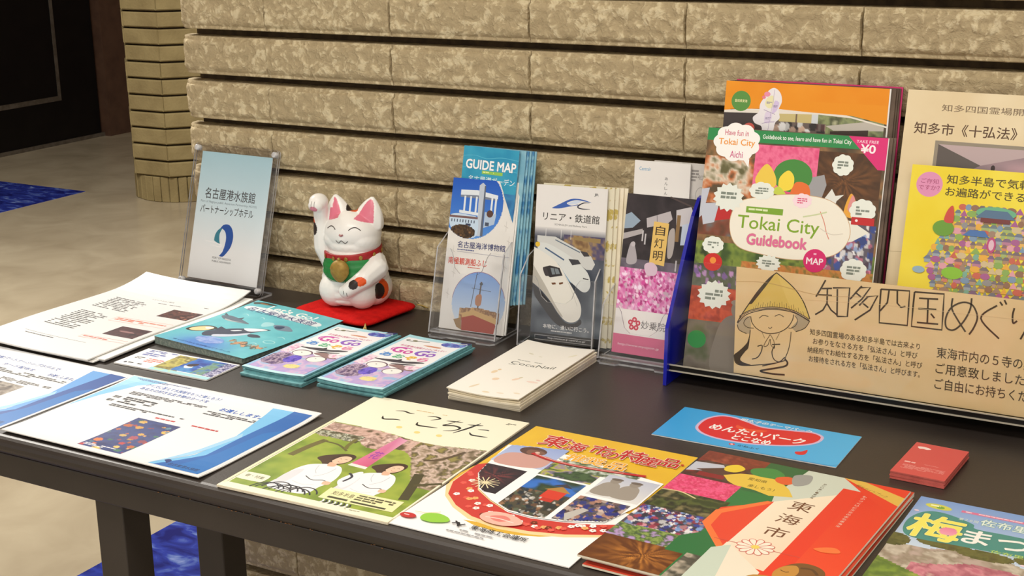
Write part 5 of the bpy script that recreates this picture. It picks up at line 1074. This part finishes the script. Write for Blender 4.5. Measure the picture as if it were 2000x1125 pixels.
def art_cream():
    w, h = 210, 295.5
    a = Art(w, h, (232, 214, 176), 34); a.ras(0, 0, w, h, 5, palette_noise([(228, 208, 168), (236, 220, 184)], .03, 3))
    a.text('知多四国霊場開創', 41, 15, 104, 8, (120, 100, 76), .008); a.text('知多市《十弘法》参り', 12, 37, 152, 13.5, (92, 66, 46), .02)
    a.rect(38, 57, 136, 120, (150, 140, 124)); a.ras(42, 61, 128, 112, 2, lambda X, Y: mixc((196, 160, 168), (120, 110, 116), np.clip((X * .3 - Y + 30) / 20, 0, 1) * 0 + np.clip(vnoise(X, Y, 4, 2, .04), 0, 1)))
    a.poly([(42, 61), (92, 82), (42, 110)], (96, 88, 84)); a.poly([(92, 82), (170, 61), (42, 61)], (190, 170, 172)); a.ell(106, 84, 2.4, 3.6, (60, 46, 46)); a.line([(106, 84), (106, 96)], 1.4, (60, 46, 46))
    a.line([(0, 190), (40, 188)], .8, (200, 180, 140))
    return a
sheet('pilgrimage_booklet', -.4160, 1.6080, .0750, -.020, .232, .21, .2955, .0030, art_cream(), mat=P_KRAFT, label='beige booklet with brown kanji lines, behind the yellow one at the rack right', cat='booklet')
def art_yellow():
    w, h = 206.2, 269
    a = Art(w, h, (240, 218, 50), 35); a.ras(0, 0, w, h, 6, palette_noise([(238, 214, 44), (244, 226, 74)], .03, 3))
    a.ell(22, 21.5, 15, 14.5, (226, 150, 190)); a.text('ご存知', 12, 15, 20, 5.5, (170, 80, 120), .01); a.text('ですか？', 10, 22.5, 24, 5.5, (170, 80, 120), .01)
    a.text('知多半島で気軽にお遍路', 41, 8.5, 146, 10.5, (86, 76, 34), .022); a.text('お遍路ができるといいな', 41, 22.5, 140, 10.5, (86, 76, 34), .022)
    r2 = random.Random(9); cols = [(240, 170, 40), (150, 60, 150), (226, 150, 186), (90, 170, 160), (140, 110, 100), (196, 70, 60), (110, 170, 70), (120, 130, 150), (206, 190, 150), (120, 80, 66), (90, 140, 200)]
    rows = 15
    cols = [tuple(mixc(c, (216, 190, 150), .3)) for c in cols]
    for j in range(rows):
        y = 44 + j * 6.9; half = (34 + j * 3.6) if j < 9 else (66 - (j - 9) * 2.5); cx = 92
        x = cx - half
        while x < cx + half:
            wd_ = r2.uniform(6, 12); c = r2.choice(cols); k = r2.random()
            if k < .4: a.ell(x + wd_ / 2, y, wd_ / 2, 3.6, c)
            elif k < .75:
                a.rect(x + 1, y, wd_ - 2, 4.4, mixc(c, (220, 200, 170), .3)); a.poly([(x - .5, y + .5), (x + wd_ * .3, y - 3.4), (x + wd_ * .7, y - 3.4), (x + wd_ + .5, y + .5)], mixc((110, 110, 130), c, .35))
            else: a.poly([(x, y + 3.4), (x + wd_ / 2, y - 4), (x + wd_, y + 3.4)], c)
            x += wd_ * .86
    a.ell(44, 70, 12, 9, (110, 160, 60)); a.ell(60, 120, 12, 7, (140, 196, 60)); a.ell(100, 48, 22, 7, (110, 180, 140)); a.poly([(78, 54), (88, 45), (112, 45), (122, 54)], (90, 120, 150)); a.rect(84, 54, 32, 5, (120, 60, 60)); a.poly([(66, 76), (74, 69), (90, 69), (96, 76)], (80, 120, 180)); a.ell(99, 84, 5, 9, (190, 80, 130)); a.ell(99, 84, 3, 6, (226, 190, 206)); a.ell(22, 120, 7, 4, (150, 180, 200)); a.blob([(46, 50), (52, 44), (54, 62), (44, 62)], (206, 80, 70))
    return a
sheet('pilgrimage_booklet', -.3971, 1.5716, .0215, -.0113, .2623, .2062, .2690, .0030, art_yellow(), mat=P_YEL, label='bright yellow booklet with a heap of tiny coloured houses, right part of the rack', cat='booklet')

# -- hand drawn kraft paper card in the rack
def art_kraft():
    w, h = 450, 133
    a = Art(w, h, (222, 190, 140), 41)
    a.ras(0, 0, w, h, 4, lambda X, Y: mixc((232, 200, 146), (242, 216, 170), vnoise(X, Y, 3, 3, .03)))
    INK_ = (78, 66, 52); GR = (176, 156, 118)
    hatL = [(49.8, 1.5), (40.1, 10.4), (27.1, 27.6), (16.3, 44.8), (7.6, 59.5), (2.8, 69.3)]; hatR = [(49.8, 1.5), (62.3, 10), (73.7, 19.6), (83, 31.7), (88.9, 44.2), (92.1, 52.7)]
    brim1 = [(5.3, 61), (16.6, 52.6), (34.5, 46.2), (52.4, 43.4), (70.2, 44.5), (83.7, 49.3), (91.5, 53.2)]
    a.poly(smooth_pts([(3, 70), (5.8, 78), (15.1, 81.3), (20, 78), (19, 62), (14, 60)], True), (190, 172, 140)); a.poly([(92, 54), (86.5, 64.6), (75.7, 70.5), (70, 66), (78, 56), (74, 49)], (184, 166, 134))
    a.poly(smooth_pts(hatL[::-1]) + smooth_pts(hatR)[1:] + smooth_pts(brim1[::-1]), (226, 196, 104)); a.poly(smooth_pts([(49.8, 1.5), (62.3, 10), (73.7, 19.6), (83, 31.7), (88.9, 44.2), (70, 42), (58, 20)], False), (232, 204, 116))
    a.poly(smooth_pts([(48.7, 2.3), (40.1, 10.4), (27.1, 27.6), (16.3, 44.8)]) + smooth_pts([(20.8, 43.1), (33.8, 24.6), (42.3, 12)]), INK_)
    a.curve(hatL, 1.3, INK_); a.curve(hatR, 1.3, INK_); a.curve(brim1, 1.0, INK_); a.curve([(3.3, 69.7), (14.4, 57.5), (34.6, 49.1), (52.5, 46.3), (72.6, 47.5), (91.6, 55.4)], 1.1, INK_)
    a.curve([(4, 66), (15, 55), (34.5, 47.8), (52.4, 45), (71, 46), (91.6, 54.4)], .8, INK_); a.curve([(2.9, 71.6), (5.8, 78), (15.1, 81.3)], 1, INK_); a.curve([(92.2, 54.9), (86.5, 64.6), (75.7, 70.5)], 1, INK_)
    for i in range(22):
        x = 22 + i * 3.0; y1 = np.interp(x, [b[0] for b in brim1], [b[1] for b in brim1]); a.line([(x + (x - 50) * -.05, y1 - 4 - (i * 7) % 5), (x, y1 - .5)], .45, (120, 100, 60))
    a.curve([(19.7, 59), (21.6, 66.7), (28.6, 73.7), (40.1, 77.3), (53.5, 74.8), (64.5, 67.6), (70.8, 57.8), (72.7, 49.7)], 1, INK_)
    a.curve([(19, 59.1), (13.4, 63.3), (11.3, 69.3), (16, 73.2), (24, 73.2)], .8, INK_); a.curve([(73.8, 50.7), (77.3, 55.8), (75.4, 62.7), (70, 66.8), (66.7, 66.9)], .8, INK_)
    a.curve([(30.4, 59.9), (34.8, 55.9), (41.6, 56.1)], .8, INK_); a.curve([(49.5, 55), (55, 52.1), (60.6, 54.2)], .8, INK_); a.curve([(42.1, 69.6), (44.4, 70.8), (46.6, 68.5)], .8, INK_)
    a.curve([(19.6, 76.1), (18.7, 85.4), (15.5, 95), (8.9, 102.8), (0.8, 110), (.6, 113.6), (2.4, 120), (11.7, 122.1), (36.9, 117.1), (54.9, 112.1)], 1.1, INK_); a.poly(smooth_pts([(19.6, 80), (18.7, 88), (12, 98), (1, 110), (1, 115), (3.4, 120), (11.7, 122.1), (22, 120), (12, 118), (8, 114), (14, 104), (18, 98)], True), INK_)
    a.curve([(70.2, 71.3), (69.5, 82.7), (67.7, 94.2), (63.7, 106.2)], .9, INK_); a.curve([(63.7, 106.2), (67.2, 110.2), (64, 115.2), (46.1, 121.4), (33.8, 125.8), (46.3, 127.1), (64.4, 125.9)], 2.2, INK_, False); a.curve([(36, 119), (50, 114), (64, 108)], 1.2, INK_)
    a.curve([(29.3, 95.3), (35, 93.3), (34.1, 101.4), (29.8, 109), (23, 112.3)], 1.2, INK_); a.curve([(47.3, 90.4), (57.4, 88.5)], 1.2, INK_); a.curve([(50.7, 91), (47.6, 99.4), (50.2, 108.2), (57.1, 110.6), (63.6, 103.9)], 1.2, INK_)
    a.curve([(44.6, 78.3), (39.3, 88.1), (37.3, 94.1), (42, 92), (44.8, 84), (46, 91), (50.5, 94.6), (49.5, 86), (45, 78.5)], .8, (110, 92, 68)); a.curve([(34, 76), (38, 84)], .6, (130, 110, 80)); a.curve([(56, 75), (52, 84)], .6, (130, 110, 80))
    for q in [[(108.9,3.3),(104.0,13.7),(98.4,24.5)],[(105.0,14.0),(116.8,12.3)],[(100.0,21.8),(117.2,20.8)],[(111.5,13.6),(111.8,30.6),(107.3,39.6),(98.4,46.3)],[(112.1,31.3),(116.9,38.3),(123.6,42.9)],[(123.2,12.4),(124.3,45.0)],[(117.8,11.5),(137.5,9.1),(136.4,43.6),(124.3,45.0)],[(151.4,5.2),(145.5,12.9),(138.6,22.4)],[(148.8,7.5),(161.3,5.7),(152.2,20.7),(140.2,33.1)],[(144.9,14.0),(151.1,18.2)],[(159.4,16.5),(154.4,22.5),(149.5,28.6)],[(157.3,17.2),(170.1,14.3),(162.3,32.3),(145.1,46.6)],[(153.5,25.3),(160.1,29.8)],[(173.4,6.2),(173.0,26.6),(173.5,46.0),(205.4,44.9),(205.6,24.5),(205.7,4.3),(173.4,6.2)],[(182.7,6.1),(181.4,21.2),(173.7,31.9)],[(191.9,5.4),(192.7,20.2),(197.1,24.6),(202.1,22.8)],[(211.2,4.7),(210.5,23.9),(210.1,45.3),(243.9,44.9),(243.9,23.7),(243.7,3.1),(211.2,4.7)],[(216.6,11.4),(237.6,9.8)],[(216.4,23.5),(236.4,22.0)],[(215.9,39.8),(239.5,38.7)],[(226.7,10.8),(227.4,39.1)],[(230.7,27.6),(235.0,32.3)],[(253.3,6.7),(253.1,18.3),(259.8,30.0),(269.6,43.4)],[(273.7,4.1),(272.7,17.8),(265.9,33.4),(256.7,43.1),(248.6,41.1),(247.5,29.6),(253.0,17.3),(264.3,10.1),(274.2,11.4),(279.6,19.0),(281.2,27.1),(278.0,38.0),(273.7,46.0)],[(301.1,8.9),(285.0,25.6),(305.8,46.3)],[(303.7,4.4),(306.8,8.2)],[(308.3,1.8),(310.9,6.6)],[(319.3,9.6),(318.1,18.0),(319.3,26.5),(323.2,23.5)],[(332.4,7.9),(334.4,26.1),(328.2,43.9)]]:
        a.line(q if len(q) != 13 and not (len(q) > 2 and q[0][0] > 240) else smooth_pts(q), 1.9, INK_)
    for i, (t, x, w_) in enumerate((('知多四国霊場のある知多半島では古来より', 93, 128), ('お参りをなさる方を「弘法さん」と呼び', 97, 122), ('納経所でお給仕する方を「弘法さん」と呼び', 91, 134), ('お接待をされる方を「弘法さん」と呼びます。', 93, 130))): a.text(t, x, 64 + i * 11.0, w_, 7.6, INK_, .004)
    for i, (t, x, w_) in enumerate((('東海市内の５寺の案内', 240, 116), ('ご用意致しました。', 240, 102), ('ご自由にお持ちください', 240, 124))): a.text(t, x, 65 + i * 18.5, w_, 13, INK_, .002)
    a.curve([(0, 18), (40, 15), (100, 22), (160, 17)], .35, (200, 164, 110)); a.curve([(80, 30), (180, 24), (300, 22), (420, 18)], .35, (240, 214, 170))
    return a
sheet('kraft_card', -.5765, 1.5575, .0245, 0, 0, .45, .133, .0009, art_kraft(), mat=P_KRAFT, ink=INKM, label='long kraft paper card with pencil drawn pilgrim in straw hat and kanji, front of rack', cat='card')

# ------------------------------------------------------------------ beckoning cat on its cushion
M_CUSH = pmat('red felt cushion', (214, 26, 22), .9, spec=.15, noise=(90, (188, 16, 16), .35, .7), bump=(500, .25))
M_GOLDT = pmat('gold thread', (206, 176, 96), .5, noise=(300, (170, 140, 70), .4, .6))
cu = empty('red_cushion', (-1.191, 1.630, TZ), D(-6)); tag(cu, 'flat red felt cushion under the white beckoning cat', 'cushion')
bm = bmesh.new(); n1, n2 = 28, 10; ring = []
for j in range(n2 + 1):
    ph = -math.pi / 2 + math.pi * j / n2; row = []
    for i in range(n1 * 2):
        t = 2 * math.pi * i / (n1 * 2); c, s = math.cos(t), math.sin(t); e = .28
        rx = math.copysign(abs(c) ** e, c); ry = math.copysign(abs(s) ** e, s); k = abs(math.cos(ph)) ** .42
        pinch = 1 - .030 * (1 - abs(rx * ry))
        row.append(bm.verts.new((.0745 * rx * k * pinch, .0630 * ry * k * pinch, .0066 + .0062 * math.copysign(abs(math.sin(ph)) ** .8, ph))))
    ring.append(row)
for j in range(n2):
    for i in range(n1 * 2): bm.faces.new((ring[j][i], ring[j][(i + 1) % (n1 * 2)], ring[j + 1][(i + 1) % (n1 * 2)], ring[j + 1][i]))
bmesh.ops.remove_doubles(bm, verts=bm.verts, dist=1e-5); bm_obj('cushion_body', bm, M_CUSH, cu, True)
for (sx, sy) in ((1, -1), (1, 1), (-1, -1)):
    V = []; Fc = []
    for k in range(3):
        b = len(V); q, f = tube_pts([(sx * .070, sy * .058, .009), (sx * (.073 + .001 * k), sy * .063, .007), (sx * (.074 + .003 * k), sy * (.068 + .002 * (k % 2)), .003), (sx * (.073 + .004 * k), sy * .074, .0010)], .0009, 6)
        V += q; Fc += [tuple(b + i for i in ff) for ff in f]
    mesh_obj('tassel', V, Fc, M_GOLDT, cu, True)

ct = empty('beckoning_cat', (-1.195, 1.640, TZ + .0118), D(8)); tag(ct, 'white ceramic beckoning cat with raised paw, red collar, green bib and gold bell', 'figurine')
bm = bmesh.new()
def eb(c, r, rot=None, sub=3):
    M = Matrix.Translation(c) @ (rot.to_matrix().to_4x4() if rot else Matrix.Identity(4)) @ Matrix.Diagonal((*r, 1)); bmesh.ops.create_icosphere(bm, subdivisions=sub, radius=1.0, matrix=M)
def capsule(pts, rad):
    for i in range(len(pts) - 1):
        a, b = Vector(pts[i]), Vector(pts[i + 1])
        for k in range(9): t = k / 8; q = a.lerp(b, t); r = rad[i] * (1 - t) + rad[i + 1] * t; eb(q, (r, r, r), sub=2)
# body: stacked discs make a smooth, broad shouldered pear
for z, r, yy in ((.013, .0480, 0), (.022, .0510, 0), (.032, .0515, 0), (.042, .0505, 0), (.052, .0490, 0), (.061, .0470, 0), (.069, .0440, 0), (.078, .0405, 0), (.086, .038, 0)): eb((0, yy, z), (r, r * .93, .0185 if z > .014 else .013))
eb((-.021, -.022, .026), (.0245, .027, .0265)); eb((.022, -.022, .026), (.0245, .027, .0265))       # knees
eb((.030, .002, .026), (.0235, .034, .026)); eb((-.030, .002, .026), (.0235, .034, .026))           # haunches
# head
eb((0, -.001, .1085), (.0425, .0375, .0310), sub=4); eb((-.018, -.004, .1000), (.0245, .0290, .0200)); eb((.018, -.004, .1000), (.0245, .0290, .0200)); eb((0, -.030, .1045), (.0130, .0090, .0070)); eb((0, 0, .092), (.0405, .0372, .020))
# ears: big rounded cones
for s in (-1, 1):
    for k in range(16):
        t = k / 15; q = Vector((s * (.0225 + .0065 * t), .002 + .004 * t, .120 + .0325 * t)); rr = .0182 * (1 - t ** 1.9) ** .8 + .0068
        eb(q, (rr, rr * .66, .0085), Euler((0, D(10 * s), 0)), 2)
# raised arm (viewer's left) and lowered arm (viewer's right)
capsule([(-.034, -.002, .060), (-.0455, -.008, .084), (-.0470, -.010, .112), (-.0465, -.010, .130), (-.0455, -.013, .146)], [.0175, .0150, .0122, .0112, .0114]); eb((-.0450, -.018, .1535), (.0138, .0150, .0118)); eb((-.0450, -.027, .149), (.0115, .009, .009))
capsule([(.0330, -.002, .064), (.0440, -.017, .060), (.0360, -.038, .050), (.0250, -.048, .0420), (.0150, -.0525, .0345)], [.0185, .0175, .0145, .0125, .0112]); eb((.0125, -.0530, .0325), (.0115, .0090, .0105))
me = bpy.data.meshes.new('tmp'); bm.to_mesh(me); bm.free(); tmp = bpy.data.objects.new('tmp', me); C.objects.link(tmp)
m_ = tmp.modifiers.new('r', 'REMESH'); m_.mode = 'VOXEL'; m_.voxel_size = .0010; m2 = tmp.modifiers.new('s', 'SMOOTH'); m2.factor = .6; m2.iterations = 10
dg = bpy.context.evaluated_depsgraph_get(); me2 = bpy.data.meshes.new_from_object(tmp.evaluated_get(dg)); bpy.data.objects.remove(tmp)
for v in me2.vertices:
    if v.co.z < .0012: v.co.z = .0012
n = len(me2.vertices); co = np.empty(n * 3); me2.vertices.foreach_get('co', co); co = co.reshape(-1, 3); nr = np.empty(n * 3); me2.vertices.foreach_get('normal', nr); nr = nr.reshape(-1, 3)
colr = np.tile(np.array([240., 238, 234]), (n, 1))
def ellm(c, r): return (((co - np.array(c)) / np.array(r)) ** 2).sum(1) < 1
def paint(m, c): colr[m] = c
OR = (226, 84, 22); BK = (44, 34, 32)
for s in (-1, 1):     # pink inner ears
    cx = .0232 + .0062 * np.clip((co[:, 2] - .122) / .033, 0, 1); hw = .0140 * np.clip((.1570 - co[:, 2]) / .031, 0, 1) ** .5
    paint((np.abs(co[:, 0] * s - cx) < hw) & (co[:, 2] > .1285 + .30 * (cx - co[:, 0] * s)) & (nr[:, 1] < -.10) & (co[:, 1] < .006) & ((s > 0) | (co[:, 0] * s < np.where(co[:, 2] > .143, .0295, .0332))), (222, 120, 142))
paint(ellm((-.0590, -.0150, .1215), (.0090, .0085, .0085)), OR); paint(ellm((-.0560, -.0205, .1130), (.0080, .0080, .0105)), BK)
paint(ellm((.0035, .006, .140), (.0100, .012, .008)), OR); paint(ellm((-.0050, .008, .141), (.0075, .012, .010)), BK)
paint(ellm((.0350, -.0530, .0490), (.0088, .016, .0066)), OR); paint(ellm((.0268, -.0600, .0450), (.0068, .016, .0068)), BK)
paint(ellm((.0540, -.012, .0290), (.012, .0125, .0165)), OR); paint(ellm((.0520, -.020, .0270), (.012, .0100, .0145)), BK)
paint(ellm((-.0455, -.036, .1445), (.0068, .007, .0048)), (214, 130, 150))
at = me2.color_attributes.new('ink', 'FLOAT_COLOR', 'POINT'); at.data.foreach_set('color', np.concatenate([lin(colr), np.ones((n, 1))], 1).astype(np.float32).ravel())
me2.materials.clear(); me2.materials.append(attr_mat('glazed white ceramic', .38, .4, .12)); me2.polygons.foreach_set('use_smooth', [True] * len(me2.polygons)); me2.name = 'cat_body'
cb = bpy.data.objects.new('cat_body', me2); C.objects.link(cb); cb.parent = ct
bvh = BVHTree.FromPolygons([tuple(c) for c in co], [tuple(p.vertices) for p in me2.polygons])
def onface(x, z, off=.0003):
    h = bvh.ray_cast(Vector((x, -.2, z)), Vector((0, 1, 0)))
    return (h[0] + h[1] * off) if h[0] else Vector((x, -.04, z))
M_LINE = pmat('dark painted line', (70, 58, 56), .5, noise=(90, (50, 40, 40), .4, .6)); M_NOSE = pmat('pinkish nose paint', (190, 130, 130), .4, noise=(90, (160, 104, 106), .4, .6))
def stroke(nm, pts, r, mat, rad=None):
    P = [onface(x, z) for x, z in smooth_pts(pts)]; V, Fc = tube_pts(P, r, 6, rad); return mesh_obj(nm, V, Fc, mat, cb, True)
for s in (-1, 1): stroke('eye', [(s * .0105, .1180), (s * .0150, .1212), (s * .0205, .1214), (s * .0265, .1175)], .00062, M_LINE)
stroke('mouth', [(-.0095, .1025), (-.0050, .0990), (0, .1030), (.0050, .0990), (.0095, .1025)], .00045, M_LINE)
stroke('nose', [(-.0028, .1115), (0, .1100), (.0028, .1115)], .0014, M_NOSE)
for (x, z) in ((-.0480, .1500), (-.0430, .1500)): stroke('toe_line', [(x, z + .006), (x, z), (x, z - .003)], .00035, pmat('soft grey line', (150, 140, 136), .5, noise=(90, (130, 120, 118), .4, .6)))
for (x, z) in ((.0130, .0330), (.0175, .0300)): stroke('toe_line', [(x, z + .003), (x, z - .002)], .00035, M_LINE)
# collar: band wrapped round the neck
M_RED = pmat('dark red painted collar', (170, 26, 32), .45, noise=(60, (150, 20, 26), .4, .6)); M_GOLD = pmat('gold paint', (168, 136, 62), .5, metal=.25, noise=(160, (146, 112, 46), .35, .7), bump=(300, .08))
V = []; Fc = []; NS = 72; prof = [(-.0058, -.002), (-.0064, .0008), (-.0040, .0016), (.0040, .0016), (.0064, .0008), (.0058, -.002)]
def neck(a, dz=0):
    x, y = math.cos(a), math.sin(a); z0 = .0790 + .0035 * y + .0020 * x
    h = bvh.ray_cast(Vector((x * .09, y * .09, z0)), Vector((-x, -y, 0)))
    r = min(math.hypot(h[0].x, h[0].y), .0445) if h[0] else .041
    return r, z0
rr_ = [neck(2 * math.pi * i / NS)[0] for i in range(NS)]; rr_ = [max(.0385, min(.0440, sum(rr_[(i + k) % NS] for k in range(-5, 6)) / 11)) for i in range(NS)]
for i in range(NS):
    a = 2 * math.pi * i / NS; z0 = neck(a)[1]
    for dz, dr in prof: V.append(((rr_[i] + dr + .0004) * math.cos(a), (rr_[i] + dr + .0004) * math.sin(a), z0 + dz))
m = len(prof)
for i in range(NS):
    for k in range(m): Fc.append((i * m + k, ((i + 1) % NS) * m + k, ((i + 1) % NS) * m + (k + 1) % m, i * m + (k + 1) % m))
co_ = mesh_obj('collar', V, Fc, M_RED, cb, True)
for i in range(NS // 6):
    a = 2 * math.pi * (i * 6 + 2) / NS; r = rr_[i * 6 + 2] + .0028; bm = bmesh.new(); bmesh.ops.create_icosphere(bm, subdivisions=2, radius=1, matrix=Matrix.Translation((r * math.cos(a), r * math.sin(a), neck(a)[1])) @ Matrix.Rotation(a, 4, 'Z') @ Matrix.Diagonal((.0007, .0030, .0036, 1)))
    bm_obj('gold_dot', bm, M_GOLD, co_, True)
# bib
M_GRN = pmat('green painted bib', (22, 128, 58), .45, noise=(40, (14, 108, 46), .4, .7)); M_WH = pmat('white lace dots', (236, 234, 228), .5, noise=(60, (220, 218, 212), .4, .6))
def bibpt(u, v, off):
    a = D(-90 + u * 58); depth = .031 * (1 - abs(u) ** 2.6) ** .55; z = .0745 - v * depth
    x, y = math.cos(a), math.sin(a)
    r = max([R_ * math.sqrt(max(0, 1 - ((z - zc) / .0185) ** 2)) for zc, R_ in ((.022, .0510), (.032, .0515), (.042, .0505), (.052, .0490), (.061, .0470), (.069, .0440), (.078, .0405), (.086, .038))]) + off
    return Vector((x * r, y * r * .93, z))
V = []; Fc = []; nu, nv = 40, 12
for lay in (.0011, -.0008):
    for j in range(nv + 1):
        for i in range(nu + 1): V.append(bibpt(-1 + 2 * i / nu, j / nv, lay))
g = lambda l, i, j: l * (nu + 1) * (nv + 1) + j * (nu + 1) + i
for j in range(nv):
    for i in range(nu): Fc.append((g(0, i, j), g(0, i + 1, j), g(0, i + 1, j + 1), g(0, i, j + 1)))
for i in range(nu): Fc.append((g(0, i, nv), g(0, i + 1, nv), g(1, i + 1, nv), g(1, i, nv)))
bib = mesh_obj('bib', V, Fc, M_GRN, cb, True)
bm = bmesh.new()
for i in range(1, 44):
    u = -1 + 2 * i / 44; p = bibpt(u, .97, .0013); bmesh.ops.create_icosphere(bm, subdivisions=1, radius=.0006, matrix=Matrix.Translation(p))
lo = bm_obj('lace_dots', bm, M_WH, bib, True); lo['kind'] = 'stuff'
# bell
bp_ = bibpt(0.03, .38, .0075)
bm = bmesh.new(); bmesh.ops.create_uvsphere(bm, u_segments=32, v_segments=20, radius=1)
for v in bm.verts:
    x, y, z = v.co; gro = 1 - .06 * math.exp(-((z - .02) / .05) ** 2) + .05 * math.exp(-((abs(z - .02) - .11) / .04) ** 2)
    v.co = Vector((bp_.x + x * .0148 * gro * (1 - .28 * max(0, -z) ** 1.5), bp_.y + y * .0095 * gro, bp_.z + z * .0150 * (1.22 if z < 0 else 1)))
bl = bm_obj('bell', bm, M_GOLD, cb, True)
bm = bmesh.new(); bmesh.ops.create_icosphere(bm, subdivisions=2, radius=.0026, matrix=Matrix.Translation((bp_.x, bp_.y - .001, bp_.z + .0160))); bm_obj('bell_loop', bm, M_GOLD, bl, True)
